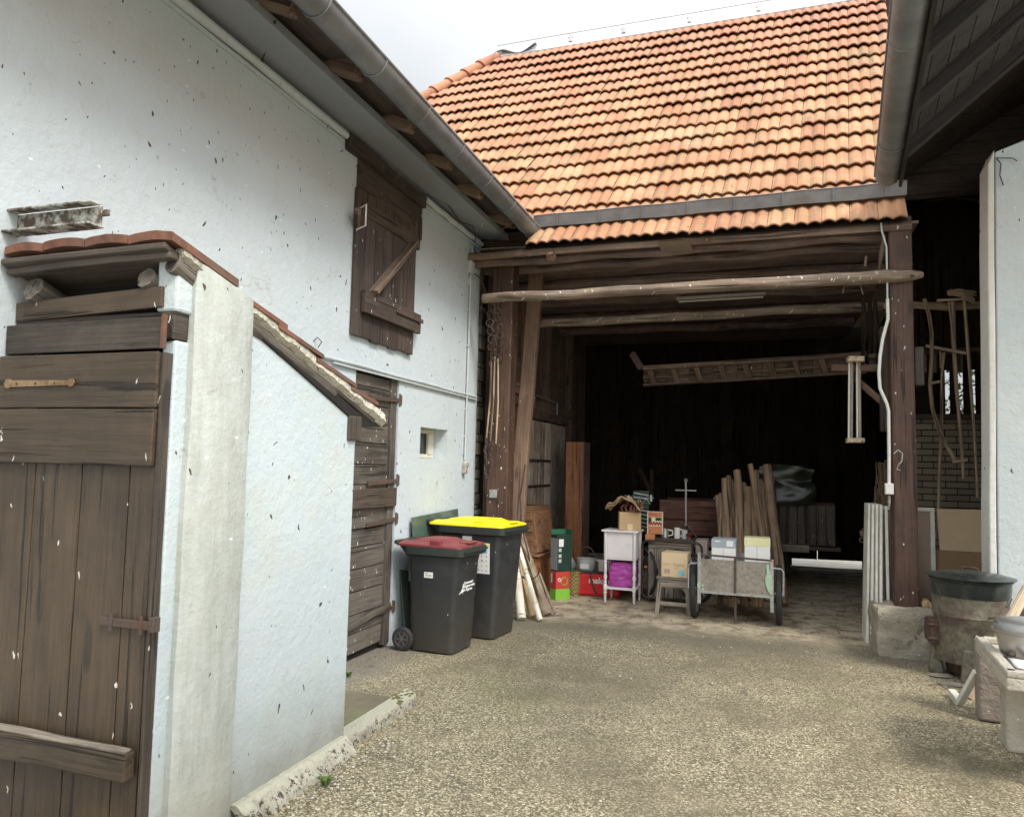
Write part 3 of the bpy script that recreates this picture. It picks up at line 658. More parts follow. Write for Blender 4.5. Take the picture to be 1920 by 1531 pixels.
for k in range(seg+1):
    z=-.05+k/seg*2.37; ztop=k/seg*.085
    def q(x,y,s_): 
        d=.008*mnoise.noise(Vector((s_*3,z*2,1)))
        return (x+d,y+d,z+ztop*(1-min(1,max(0,(y-pa)/(pb-pa)))))
    fl=.05*max(0,(1-z/.9))
    cut=max(0,(z-2.27))*.25
    vs+=[q(XS-.02,pa-.00,1),q(XS+.026,pa+.0+cut,2),q(XS+.05-cut,pa+.03+cut,3),q(XS+.05-cut,pb-.02-cut*.3,4),q(XS+.035,pb-cut*.6,5),q(XS-.02,pb+.005,6)]
fs=[]
for k in range(seg):
    for i in range(5): fs.append((k*6+i,k*6+i+1,k*6+7+i,k*6+6+i))
fs.append(tuple(seg*6+i for i in range(6)))
pl.add(vs,fs); pl.build('pilaster','pilaster',oh,smooth=True)
# plinth of broken concrete along the side
def rough_slab(mb,poly,z0,z1,amp=.012,n=26):
    pass
pn=MB()
A=onz(425,1545); Bp=onz(643,1408)
def plf(inner,outer,h0,h1,nseg=110):
    vs=[]
    for k in range(nseg+1):
        t=k/nseg; p=A.lerp(Bp,t); nz=mnoise.noise(Vector((t*9,outer*9,0)))*.035+mnoise.noise(Vector((t*31,outer*5,0)))*.022+mnoise.noise(Vector((t*70,outer*5,0)))*.012
        o=outer+nz; hh=h0+mnoise.noise(Vector((t*12,3,0)))*.01
        vs+=[Vector((XS-.02,p.y,h1)),Vector((XS+inner,p.y,h1+mnoise.noise(Vector((t*20,7,0)))*.006)),Vector((XS+o*.75,p.y,hh)),Vector((XS+o,p.y,hh*.45)),Vector((XS+o+.012,p.y,-.02))]
    fs=[]
    for k in range(nseg):
        for i in range(4): fs.append((k*5+i,k*5+5+i,k*5+6+i,k*5+i+1))
    fs.append((0,1,2,3,4)); fs.append(tuple(nseg*5+4-i for i in range(5)))
    return vs,fs
pn.add(*plf(.03,.10,.055,.085)); pn.build('plinth','crumble',oh,smooth=False)
# door of the outhouse
YD=YF-.055
Zp=lambda py:ony(150,py,YD).z
dr=MB(); x0=-3.09; x1=ony(299,700,YD).x; xb=ony(256,1500,YD).x
z_mid=Zp(870)
cuts=[x0,ony(60,900,YD).x,ony(148,900,YD).x,ony(238,900,YD).x,x1-.003]
for a,b in zip(cuts[:-1],cuts[1:]): dr.box(a+.003,b-.003,YD+.012,YD+.035,.02,z_mid+.02,seg=3)
door=dr.build('door','door_wood',oh,bevel=.003)
dr=MB(); dr.box(x0,x1,YD-.012,YD+.010,Zp(766)+.003,Zp(664),seg=4,jit=.003); dr.build('top_board','door_wood',door,bevel=.005)
dr=MB(); dr.box(x0,x1-.004,YD-.016,YD+.010,z_mid,Zp(767),seg=4,jit=.003); dr.build('top_board','door_wood',door,bevel=.005)
dr=MB(); zb=ony(120,1400,YD-.05).z
dr.bar((x0,YD-.028,zb-.035),(xb-.012,YD-.028,zb-.035),.055,.105,seg=8,jit=.006); dr.build('bottom_batten','door_wood',door,bevel=.008)
dr=MB(); dr.bar((x0,YD-.03,zb+.023),(xb-.02,YD-.03,zb+.020),.045,.012,seg=10,jit=.006); dr.build('worn_edge','grey_wood',door,bevel=.004)
h=MB(); hz=ony(80,718,YD-.02).z; hx0=ony(15,718,YD-.02).x; hx1=ony(133,718,YD-.02).x
h.bar((hx0,YD-.018,hz),(hx1,YD-.018,hz),.006,.030,w1=.006,h1=.02)
for x,r_ in ((hx0,.022),(hx1,.018)): h.lathe([(0,-.004),(r_,-.004),(r_,.003),(0,.004)],(x,YD-.018,hz),6,'y')
M['brass_rust']=rusty('brown_strap_iron',(.26,.17,.09),.1,.4,(.16,.09,.05))
hg=h.build('strap_hinge','brass_rust',door,bevel=.001)
h=MB()
for t in (.15,.45,.75): h.ball((hx0+(hx1-hx0)*t,YD-.022,hz),.005,.004,.005,8)
h.build('nail','iron_dark',hg)
bo=MB(); bz=ony(240,1172,YD-.03).z; bx0=ony(190,1172,YD).x; bx1=ony(292,1172,YD).x
bo.box(bx0,bx1-.012,YD-.012,YD-.002,bz-.016,bz+.016)
for t in (.22,.78):
    xx=bx0+(bx1-bx0)*t; bo.box(xx-.008,xx+.008,YD-.016,YD-.012,bz-.035,bz+.035); 
bo.box(bx1-.012,bx1+.012,YD-.025,YD+.01,bz-.02,bz+.035)
bo.build('bolt','iron',door,bevel=.002)
# door jamb edge (rotted)
j=MB(); j.bar((xb+.004,YD+.028,0),(x1+.006,YD+.028,Zp(664)),.014,.05,(0,1,0),seg=10,jit=.003); j.build('door_frame','dark_wood',oh,bevel=.003)
# transom planks and void under the roof
tp=MB(); xt=ony(312,640,YD-.02).x
YT_=YF-.035; Zt=lambda py:ony(150,py,YT_).z; xt=ony(312,640,YT_).x
tp.bar((x0,YT_,(Zt(608)+Zt(657))/2),(xt,YT_-.01,(Zt(600)+Zt(662))/2),.02,Zt(604)-Zt(660),seg=3,jit=.003); tp.build('transom_board','dark_wood',oh,bevel=.004)
tp=MB(); tp.bar((x0,YF+.02,(Zt(592)+Zt(628))/2),(XS-.06,YF+.04,(Zt(585)+Zt(632))/2),.05,Zt(588)-Zt(630),seg=4,jit=.003); tp.build('transom_board','dark_wood',oh,bevel=.004)
tp=MB(); tp.bar((x0,YF,(Zt(562)+Zt(590))/2),(xd+.01,YF-.015,(Zt(545)+Zt(582))/2),.02,Zt(548)-Zt(586),seg=3,jit=.003); tp.build('transom_board','door_wood',oh,bevel=.004)
tp=MB(); tp.box(x0,XS-.06,YF+.13,YF+.16,0,2.36); tp.build('void_backing','shadow_board',oh)  # black sheet standing in for the dark void behind the planks
tp=MB(); tp.bar((xt+.004,YT_-.02,Zt(600)),(xt+.002,YT_-.02,Zt(660)),.012,.02,(0,1,0)); tp.build('tile_wedge','oldtile',oh)
# roof of the outhouse
RX0,RX1=XW+.01,XS+.038
for x,r_ in ((ony(50,532,2.32).x,.052),(ony(264,512,2.32).x,.042),(XS-.015,.035)):
    lz=ony(60,532,2.32).z if x<-2.8 else (ony(264,512,2.32).z if x<-2.3 else ony(345,485,2.32).z)
    w=MB(); w.tube([(x,2.35+.1*k,lz-.033*k-.01) for k in range(0,13)],r_,14,jit=.25); w.build('rafter_log','log_dark',oh,smooth=True)
slope=(1.90-2.47)/(4.19-2.42)
w=MB(); za=2.432
w.hexa([(RX0,2.28,za-.075+.05),(RX1-.03,2.28,za-.065+.05),(RX1-.03,4.14,za-.065+slope*1.86+.05),(RX0,4.14,za-.075+slope*1.86+.05),(RX0,2.28,za-.05+.05),(RX1-.03,2.28,za-.04+.05),(RX1-.03,4.14,za-.04+slope*1.86+.05),(RX0,4.14,za-.05+slope*1.86+.05)],seg=1)
w.build('roof_board','dark_wood',oh,bevel=.006)
w=MB(); w.bar((RX0,2.33,2.385),(RX1-.03,2.33,2.40),.05,.03,seg=6,jit=.010); w.build('front_batten','dark_wood',oh,bevel=.008)
# verge mortar along the side and black board below it
w=MB(); n=90
vs=[]
for k in range(n+1):
    y=2.36+(4.10-2.36)*k/n; z=2.445+slope*(y-2.36); s_=.008*mnoise.noise(Vector((y*11,0,0)))+.005*mnoise.noise(Vector((y*37,0,0)))
    vs+=[(RX1-.015+s_*.6,y,z+.010),(RX1-.005+s_,y,z-.035+s_),(RX1-.035+s_,y,z-.065+s_*1.5),(RX1-.09,y,z-.04)]
fs=[(k*4+i,k*4+(i+1)%4,k*4+4+(i+1)%4,k*4+4+i) for k in range(n) for i in range(4)]+[(3,2,1,0),(n*4,n*4+1,n*4+2,n*4+3)]
w.add(vs,fs); w.build('verge_mortar','mortar',oh)
w=MB(); w.bar((RX1-.045,2.86,2.225),(RX1-.05,4.0,2.225-.33*1.14),.04,.035,seg=6,jit=.005); w.build('verge_board','dark_wood',oh,bevel=.005)
w=MB(); w.bar((XS-.02,2.9,topz(2.9)+.03),(XS-.02,3.83,topz(3.83)+.03),.06,.06,seg=4,jit=.004); w.build('wall_plate','shadow_board',oh,bevel=.005)
w=MB(); w.box(XS-.08,XS+.02,3.70,3.83,1.72,1.86); w.build('plate_end','dark_wood',oh,bevel=.006)
M['tile_plain']=M['tile']
cw=(RX1-RX0)/4
tm=MB(); sy=[2.29,2.66,2.99,3.33,3.68]
for k,y0 in enumerate(sy):
    y1=y0+.40 if k<4 else y0+.31
    for i in range(4):
        a=RX0+cw*i+.004; b=a+cw-.008; L=y1-y0; jz=random.uniform(-.004,.004)
        zc=lambda y:2.458+slope*(y-2.36)+jz+(0 if k else .012)
        vs=[];nn=6
        for (yy,dz) in ((y0,-.008),(y1,.028)):
            for q in range(nn+1):
                u=q/nn; vs.append((a+(b-a)*u,yy+random.uniform(-.003,.003),zc(yy)+dz+.012*math.sin(math.pi*u)))
            for q in range(nn+1):
                u=q/nn; vs.append((a+(b-a)*u,yy,zc(yy)+dz-(.022 if k else .034)+.010*math.sin(math.pi*u)))
        w2=2*(nn+1); fs=[]
        for q in range(nn):
            fs+= [(q,q+1,w2+q+1,w2+q),(nn+1+q,w2+nn+1+q,w2+nn+2+q,nn+2+q),(q,nn+1+q,nn+2+q,q+1),(w2+q,w2+q+1,w2+nn+2+q,w2+nn+1+q)]
        fs+=[(0,w2,w2+nn+1,nn+1),(nn,nn*2+1,w2+nn*2+1,w2+nn)]
        tm.add(vs,fs)
tm.build('tile_roof','oldtile',oh)
# cover plate and kerb stone behind the outhouse
cp=thing('cover_plate','flat olive brown cover plate lying on the ground behind the outhouse','cover plate',tuple(onz(690,1335)))
q=[onz(630,1395),onz(640,1298),onz(752,1313),onz(648,1388)]
w=MB(); w.prism([onz(622,1398,.03),onz(655,1376,.03),onz(753,1313,.03),onz(655,1299,.03),onz(610,1330,.03)],(0,0,.018)); w.build('plate','plate',cp,bevel=.003)
ks=MB(); a=onz(645,1412); b=onz(781,1322); n=20; vs=[]
a2=onz(628,1392); b2=onz(756,1309)
for k in range(n+1):
    t=k/n; p=a.lerp(b,t); p2=a2.lerp(b2,t); e=.012*mnoise.noise(Vector((t*13,1,0))); e2=.01*mnoise.noise(Vector((t*23,4,0)))
    d=(p2-p).normalized(); p=p-d*e
    vs+=[p+Vector((0,0,-.02)),p+d*.008+Vector((0,0,.05+e2)),p+d*.02+Vector((0,0,.075+e2*.5)),p.lerp(p2,.8)+Vector((0,0,.078)),p.lerp(p2,.85)+Vector((0,0,-.02))]
fs=[(k*5+i,k*5+i+1,k*5+6+i,k*5+5+i) for k in range(n) for i in range(4)]+[(4,3,2,1,0),tuple(n*5+i for i in range(5))]
ks.add(vs,fs); tag(ks.build('kerb_stone','crumble'),'rough kerb stone with moss at its tip edging the cover plate','kerb')
w=MB()
for k in range(26):
    t=random.uniform(.72,1); p=a.lerp(b,t).lerp(a2.lerp(b2,t),random.uniform(.1,.9)); w.ball((p.x,p.y,.076),random.uniform(.008,.022),random.uniform(.008,.022),.005,8,.5)
mo=w.build('moss_patch','moss'); tag(mo,'low yellow-green moss on the kerb stone tip','moss',kind='stuff')
# ------------------------------------------------------------------ BARN
ba=thing('barn','open timber barn with orange clay tile roof closing the end of the yard','barn',(-.8,7.6,0))
S=Vector((.069,.645,.761)); 
S=ray(1583,-770).normalized(); UX=Vector((1,0,0)); NN=UX.cross(S).normalized(); O=Vector((0,7.55,3.95))
def roofpt(u,v,h=0.): return O+UX*u+S*v+NN*h
def onroof(px,py,h=0.):
    p=onp(px,py,O+NN*h,NN); v=(p-O).dot(S-UX*S.x)/((S-UX*S.x).dot(S-UX*S.x)) if False else (p.y-O.y)/S.y
    return (p.x-S.x*v, v)
vr=(onroof(1200,66)[1]+onroof(1560,12)[1]+onroof(985,98)[1])/3
uh1,vh1=onroof(935,112); uh2,vh2=onroof(782,196)
NC=17; EX=(vr-.0)/ (NC); TW=.245
def hip(v):   # left limit of the slope
    if v<=vh2-1.5: return uh2+(uh1-uh2)*(v-vh2)/(vh1-vh2)
    return uh2+(uh1-uh2)*(v-vh2)/(vh1-vh2)
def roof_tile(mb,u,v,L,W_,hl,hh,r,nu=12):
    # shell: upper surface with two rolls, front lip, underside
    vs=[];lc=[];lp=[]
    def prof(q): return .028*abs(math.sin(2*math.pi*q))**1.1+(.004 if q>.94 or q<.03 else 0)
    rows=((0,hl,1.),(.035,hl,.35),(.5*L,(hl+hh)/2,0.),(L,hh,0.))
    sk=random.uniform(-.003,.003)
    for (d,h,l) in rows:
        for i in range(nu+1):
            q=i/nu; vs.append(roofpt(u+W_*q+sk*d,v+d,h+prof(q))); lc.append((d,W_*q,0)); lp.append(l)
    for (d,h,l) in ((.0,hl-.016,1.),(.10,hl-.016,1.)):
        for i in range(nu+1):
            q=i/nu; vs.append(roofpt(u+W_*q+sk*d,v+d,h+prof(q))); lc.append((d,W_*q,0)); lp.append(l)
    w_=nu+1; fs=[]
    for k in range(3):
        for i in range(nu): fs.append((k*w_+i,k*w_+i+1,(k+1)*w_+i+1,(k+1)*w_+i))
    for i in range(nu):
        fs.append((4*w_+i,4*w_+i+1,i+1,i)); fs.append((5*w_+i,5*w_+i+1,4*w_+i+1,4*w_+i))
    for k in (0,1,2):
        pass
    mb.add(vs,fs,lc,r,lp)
tl=MB(); 
def sag(u,v): return -.02*math.sin(math.pi*min(1,max(0,v/vr)))+.012*mnoise.noise(Vector((u*.8,v*.9,2)))
for k in range(NC+1):
    v=k*EX-.02 if k else -.04
    if k==NC: continue
    u=-6.2
    umax=1.30 if k==0 else 1.36
    umin=-2.42 if k==0 else (-3.0 if k==1 else hip(v+EX*.5))
    j=0
    u=1.275-TW*40
    while u<umax-.01:
        if u>=umin-TW*.3 and u+TW<=umax+.03:
            b=sag(u,v); roof_tile(tl,u+.0018+random.uniform(-.001,.001),v+random.uniform(-.009,.009)-(random.uniform(.01,.03) if random.random()<.03 else 0),EX+.07,TW-.0036,.064+b+random.uniform(-.006,.006),.010+b,random.random())
        u+=TW
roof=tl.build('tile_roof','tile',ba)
# underlay, rear slope, hip slope
w=MB()
w.add([roofpt(-2.42,-.02,.002),roofpt(1.28,-.02,.002),roofpt(1.28,.33,.002),roofpt(2.5,.33,.002),roofpt(3.2,vr,.002),roofpt(uh1-.0,vr,.002),roofpt(hip(.33),.33,.002),roofpt(-2.42,.33,.002)],[(0,1,2,7),(7,2,3,4,5,6)])
rb=roofpt(0,vr); hy=15.5
w.add([rb+Vector((uh1+S.x*0,0,0)),rb+Vector((7,0,0)),Vector((7,hy,4.0)),Vector((uh2-1.2,hy,4.0))],[(0,1,2,3)])
pl_=roofpt(hip(0),0); w.add([roofpt(uh1,vr),roofpt(hip(.0),.0),Vector((pl_.x,hy,pl_.z))],[(0,1,2)])
w.add([roofpt(2.5,.33,.0),Vector((7,roofpt(0,.33).y,roofpt(0,.33).z)),rb+Vector((7,0,0)),roofpt(3.2,vr,.0)],[(0,1,2,3)])
w.build('roof_underlay','inner',ba)
# hip tiles
p1=roofpt(uh1,vh1,.05); p2=roofpt(hip(vh2-1.0),vh2-1.0,.05); L=(p2-p1).length; nt=int(L/.36)
for k in range(nt+1):
    a=p1.lerp(p2,k/(nt+1)); b=p1.lerp(p2,(k+1.12)/(nt+1)); w=MB()
    w.tube([a,a.lerp(b,.85),b-Vector((0,0,-.008)),b.lerp(a,-.03)],[.075,.092,.098,.108],12); w.build('hip_tile','tile',ba,smooth=True)
# ridge flashing and conductor holders
w=MB(); ra=roofpt(uh1+.05,vr+.02,.06); rc=roofpt(3.2,vr+.02,.06)
w.add([ra+NN*.0-S*.13,rc-S*.13,rc+Vector((0,.02,.05)),ra+Vector((0,.02,.05)),ra+Vector((0,.2,-.05)),rc+Vector((0,.2,-.05))],[(0,1,2,3),(3,2,5,4)])
w.add([roofpt(uh1+.05,vr-.13,.02),roofpt(3.2,vr-.13,.02),rc-S*.13,ra-S*.13],[(0,1,2,3)])
w.build('ridge_flashing','zinc_light',ba)
w=MB(); w.tube([ra+Vector((-.1,0,.14)),ra+Vector((.8,0,.15)),rc+Vector((0,0,.15))],.006,6); w.build('lightning_wire','galv',ba)
for px,py in ((1062,85),(1163,68),(1288,48),(1420,25),(1555,6)):
    u,v=onroof(px,py,.1); c=roofpt(u,vr+.02,.08); w=MB(); w.box(c.x-.025,c.x+.025,c.y-.02,c.y+.02,c.z-.02,c.z+.09); w.box(c.x-.04,c.x+.04,c.y-.01,c.y+.01,c.z+.045,c.z+.07); w.build('wire_holder','zinc_light',ba,bevel=.004)
w=MB(); u,v=onroof(935,108,.05); c=roofpt(uh1,vr,.08)
w.sheet(lambda a,b:c+Vector((-.12+.75*a,-.06+.3*b,.05+.06*math.sin(a*7+b*3)-.13*abs(b-.45)-.05*(1-a))),12,6); w.build('ridge_end_flashing','zinc_light',ba,smooth=True)
# box gutter lying on the tiles
w=MB(); ga=Vector((-2.37,7.70,4.215)); gb=Vector((1.30,7.70,4.235))
def gsec(x,z): return [(x,7.86,z+.15),(x,7.855,z+.005),(x,7.675,z-.01),(x,7.65,z+.105),(x,7.643,z+.115),(x,7.657,z+.125),(x,7.663,z+.11),(x,7.682,z+.0),(x,7.85,z+.012)]
vs=[];n=16
for k in range(n+1):
    x=ga.x+(gb.x-ga.x)*k/n; vs+=gsec(x,ga.z+(gb.z-ga.z)*k/n+.004*math.sin(k*1.7))
fs=[(k*9+i,k*9+i+1,k*9+10+i,k*9+9+i) for k in range(n) for i in range(8)]+[(n*9,n*9+1,n*9+2,n*9+3),(0,3,2,1)]
w.add(vs,fs); rg=w.build('roof_gutter','lead',ba)
for k in range(8):
    x=-2.1+k*.46; z=4.215+.02*(x+2.37)/3.67; w=MB(); w.bar((x,7.665,z-.01),(x,7.640,z+.115),.016,.006,(0,1,0)); w.build('gutter_strap','lead',rg)
# thin drip edge at the left under the eave
w=MB(); w.bar(ony(900,468,7.72),ony(1180,455,7.60),.02,.025,seg=4,jit=.004); w.build('drip_batten','grey_wood',ba)
# posts, beams
BT=2.3
def part(name,mt,mb,lab=None,bv=.012): return mb.build(name,mt,ba,bevel=bv,label=lab)
# right post on its stone block
bx0=onz(1645,1230).x
pst=MB(); 
pst.bar((1.235,7.72,.40),(1.225,7.70,4.0),.20,.22,(0,1,0),seg=12,jit=.006); part('post','post',pst,'red brown timber post flecked with droppings',.015)
pb_=MB(); vs=[]
nn=7
def bl(u,v,f):
    pass
def rock(x0,x1,y0,y1,z0,z1,amp,mt,name,parent,nseg=8,lab=None):
    w=MB(); 
    def face(o,a,b):
        def fn(u,v):
            p=Vector(o)+Vector(a)*u+Vector(b)*v; c=Vector(((x0+x1)/2,(y0+y1)/2,(z0+z1)/2)); d=(p-c)
            e=1-.04*(min(1,(abs(2*u-1))**6)+min(1,abs(2*v-1)**6))
            n_=Vector(mnoise.noise_vector(p*7))*amp+Vector(mnoise.noise_vector(p*25))*amp*.45
            return c+d*e+n_
        w.sheet(fn,nseg*2,nseg*2,.5)
    X,Y,Z=x1-x0,y1-y0,z1-z0
    face((x0,y0,z0),(X,0,0),(0,0,Z)); face((x0,y1,z0),(0,-Y,0),(0,0,Z)); face((x1,y0,z0),(0,Y,0),(0,0,Z)); face((x1,y1,z0),(-X,0,0),(0,0,Z)); face((x0,y0,z1),(X,0,0),(0,Y,0)); face((x0,y1,z0),(X,0,0),(0,-Y,0))
    return w.build(name,mt,parent,smooth=True,label=lab)
rock(.96,1.56,7.43,7.98,-.06,.42,.030,'concrete','post_footing',ba)
# left post group
pst=MB(); pst.bar((-2.80,7.98,0.02),(-2.79,7.98,3.95),.25,.22,(0,1,0),seg=12,jit=.006); part('post','post',pst,bv=.015)
pst=MB(); a=ony(975,900,8.25); b=ony(1000,590,8.45); d=(b-a).normalized(); a0=a-d*(a.z/d.z) ; b0=a+d*((3.9-a.z)/d.z)
pst.bar(a0,b0,.17,.10,(0,1,0),seg=10,jit=.012); part('brace','brace',pst)
pst=MB(); pst.bar(ony(948,970,8.1)-Vector((0,0,.9)),ony(953,720,8.1),.04,.06,(0,1,0)); part('stud','reddark',pst)
for (p,q,y,s_) in (((945,722),(1000,738),8.15,.13),((945,857),(972,866),8.12,.09)):
    w=MB(); w.bar(ony(*p,y),ony(*q,y+.45),.10,s_,seg=4,jit=.008); part('rail','post',w)
# beams across the opening
w=MB(); a=ony(905,560,7.52); b=ony(1665,519,7.56); c=ony(1731,515,7.56)
n=16; w.tube([a.lerp(b,k/n)+Vector((0,0,.004*math.sin(k*1.3)+.012*mnoise.noise(Vector((k*.4,0,0))))) for k in range(n+1)]+[b.lerp(c,.6),c],[.052+.012*k/n for k in range(n+1)]+[.058,.03],10,jit=.22)
part('cross_log','log_beam',w,'long rough log flecked white with droppings, nearest the yard')
w=MB(); a=ony(1003,608,8.6); b=ony(1655,573,8.6); c=ony(1860,570,8.6)
w.tube([a.lerp(b,k/n)+Vector((0,0,.005*math.sin(k*1.1+1)+.008*mnoise.noise(Vector((k*.4,5,0))))) for k in range(n+1)],[.05+.003*math.sin(k) for k in range(n+1)],10,jit=.2); part('cross_log','log_beam',w)
w=MB(); w.tube([b-Vector((.2,0,0)),b.lerp(c,.3),b.lerp(c,.6)+Vector((0,0,-.02)),c+Vector((.3,0,0))],[.03,.038,.042,.04],10,jit=.2); part('hanging_pole','tool_wood',w)
w=MB(); w.bar(ony(1668,663,8.5),ony(1900,653,8.5),.03,.055,seg=4); part('hanging_rail','post',w)
w=MB(); w.tube([ony(1033,466,7.7),ony(1033,483,7.55)],.055,12,jit=.2); part('joist_end','brace',w)
# eave underside + loft floor boards + joists
w=MB(); x=-3.1
while x<1.4: 
    pass; break
y=7.60
while y<13.9:
    wd_=random.uniform(.17,.24); w.box(-3.35,1.38,y,y+wd_-.006,3.925,3.95,seg=6); y+=wd_
part('loft_floor','ceiling',w,bv=0)
for i,y in enumerate((7.78,8.12,8.9,9.8,10.9,12.0)):
    w=MB(); r_=.05 if i<2 else .07
    w.tube([(-3.2+4.5*k/14,y+.01*math.sin(k),3.925-r_+.012*math.sin(k*1.7+i)) for k in range(15)],[r_*(1+.1*math.sin(k*2+i)) for k in range(15)],10,jit=.15); part('joist','ceiling',w,bv=0)
w=MB(); w.box(-3.2,1.32,7.56,7.60,3.86,3.93,seg=8,jit=.006); part('eave_board','beam',w)
w=MB(); c=onz(1265,464,3.84); w.add([onz(1232,453,3.85),onz(1290,450,3.85),onz(1303,474,3.85),onz(1243,478,3.85)],[(3,2,1,0)]); 
q=w.v[:]; w.add([v+Vector((0,0,.012)) for v in q],[(0,1,2,3)]); part('patch_panel','panel',w,bv=0)
# lamp fitting
w=MB(); a=onz(1268,560,3.80); b=onz(1436,550,3.80); w.bar(a,b,.05,.04); lf=part('strip_lamp','lampwhite',w,'long unlit strip lamp under the loft floor',.006)
w=MB(); w.tube([a+Vector((.03,0,-.04)),b+Vector((-.03,0,-.04))],.014,10); w.build('lamp_tube','pvc',lf,smooth=True)
# interior: side walls
DX=.0
w=MB(); y=8.35
while y<13.9:
    wd_=random.uniform(.16,.22); z0,z1=0,3.92
    if 11.4<y<12.6:
        w.box(-3.22,-3.19,y,y+wd_-(.022 if 11.6<y<12.4 else .004),2.62,3.35); w.box(-3.22,-3.19,y,y+wd_-.003,0,2.62); w.box(-3.22,-3.19,y,y+wd_-.003,3.35,3.92)
    else: w.box(-3.22,-3.19,y,y+wd_-.003,z0,z1,seg=2)
    y+=wd_
part('side_wall','beam',w,bv=0)
for y in (8.6,9.5,10.9,12.3):
    w=MB(); w.box(-3.19,-3.05,y,y+.14,0,3.92,seg=4,jit=.005); part('wall_stud','brace' if y<9.6 else 'beam',w)
w=MB(); w.box(-3.18,-3.04,8.75,12.3,2.40,2.54,seg=6,jit=.006); part('wall_rail','beam',w)
w=MB(); w.tube([(-3.02,8.9,2.62),(-3.02,9.8,2.60),(-3.02,11.2,2.58),(-3.02,11.2,2.3)],.012,8); part('pipe','galv',w,bv=0)
# streaked old boarded door inside, left
w=MB(); y=9.62
dk=[(985,795),(1058,800)]
yy0,yy1=9.72,11.75; nb_=7
for k in range(nb_):
    a=yy0+(yy1-yy0)*k/nb_; b=yy0+(yy1-yy0)*(k+1)/nb_; w.box(-3.06,-3.03+random.uniform(0,.01),a+.005,b-.005,.05,2.24,seg=3)
idr=w.build('inner_door','worn_door',ba,bevel=.004)
for z in (1.66,1.30):
    w=MB(); w.box(-3.025,-3.0,yy0-.05,yy0+1.1,z,z+.035); w.build('door_strap','iron_dark',idr,bevel=.003)
w=MB(); w.box(-3.10,-3.0,yy0-.12,yy0-.02,0,2.36); w.box(-3.10,-3.0,yy0-.12,yy1+.1,2.26,2.40); part('door_frame','beam',w)
# right interior wall, back wall and far door with light under it
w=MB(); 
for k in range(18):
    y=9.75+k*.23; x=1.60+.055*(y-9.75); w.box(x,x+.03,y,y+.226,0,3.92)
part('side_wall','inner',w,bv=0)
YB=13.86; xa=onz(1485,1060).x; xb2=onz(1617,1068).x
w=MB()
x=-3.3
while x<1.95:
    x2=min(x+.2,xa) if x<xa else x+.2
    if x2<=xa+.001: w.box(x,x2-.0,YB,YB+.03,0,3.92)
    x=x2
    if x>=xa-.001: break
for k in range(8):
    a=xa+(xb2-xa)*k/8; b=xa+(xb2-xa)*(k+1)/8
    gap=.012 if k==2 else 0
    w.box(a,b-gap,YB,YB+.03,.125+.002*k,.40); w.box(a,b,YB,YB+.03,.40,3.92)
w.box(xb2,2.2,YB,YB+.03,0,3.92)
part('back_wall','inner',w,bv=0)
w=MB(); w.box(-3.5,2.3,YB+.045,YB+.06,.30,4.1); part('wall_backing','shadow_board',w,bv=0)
# far loft rack lit from below
w=MB(); A1=ony(1205,690,10.0); B1=ony(1625,663,10.0); A2=ony(1205,722,10.0); B2=ony(1625,698,10.0)
w.bar(A1,B1,.06,.06,seg=6,jit=.006); w.bar(A2,B2,.05,.035,seg=6,jit=.005); rk=part('loft_rack','beam',w)
w=MB()
nrk=9
for k in range(nrk):
    t=(k+.5)/nrk; a=A2.lerp(B2,t); b=A1.lerp(B1,t-.025); w=MB(); w.bar(a+Vector((.0,0.02,0)),b+Vector((0,.02,0)),.07,.03,(0,1,0),seg=2,jit=.004); w.build('rack_stud','brace',rk,bevel=.005)
w=MB(); w.bar(A1.lerp(A2,.55)+Vector((0,.04,0)),B1.lerp(B2,.55)+Vector((0,.04,0)),.02,.02); w.build('rack_batten','brace',rk)
w=MB()
for k in range(18):
    t=k/18; a=A2.lerp(B2,t)+Vector((0,.09,0)); b=A1.lerp(B1,t)+Vector((0,.09,0)); dx=(B2-A2)/18; w.hexa([a,a+dx*.96,a+dx*.96+Vector((0,.02,0)),a+Vector((0,.02,0)),b,b+dx*.96,b+dx*.96+Vector((0,.02,0)),b+Vector((0,.02,0))])
w.build('rack_boarding','beam',rk)
w=MB(); w.bar(A1+Vector((-.02,0,.0)),A1+Vector((-.16,.1,.22)),.06,.08,seg=3); part('brace','ceiling',w)
# bracket arm near right post
w=MB(); w.bar(ony(1560,690,8.15),ony(1690,690,7.85),.06,.07,seg=3); arm=part('bracket_arm','post',w)
w=MB(); w.bar(ony(1598,705,8.12),ony(1680,775,7.9),.06,.06,seg=3); part('bracket_brace','brace',w)
w=MB(); w.box(1.07,1.14,7.76,7.9,2.0,3.0); w.box(1.335,1.42,7.66,7.8,2.42,2.78); part('post_cleat','dark_wood',w)
w=MB(); w.ball(ony(1637,668,8.0),.055,.05,.03,12,.3); w.box(*(lambda p:(p.x-.03,p.x+.03,p.y-.03,p.y+.03,p.z-.08,p.z+.03))(ony(1636,672,8.05))); part('pulley_block','iron_dark',w,bv=.006)
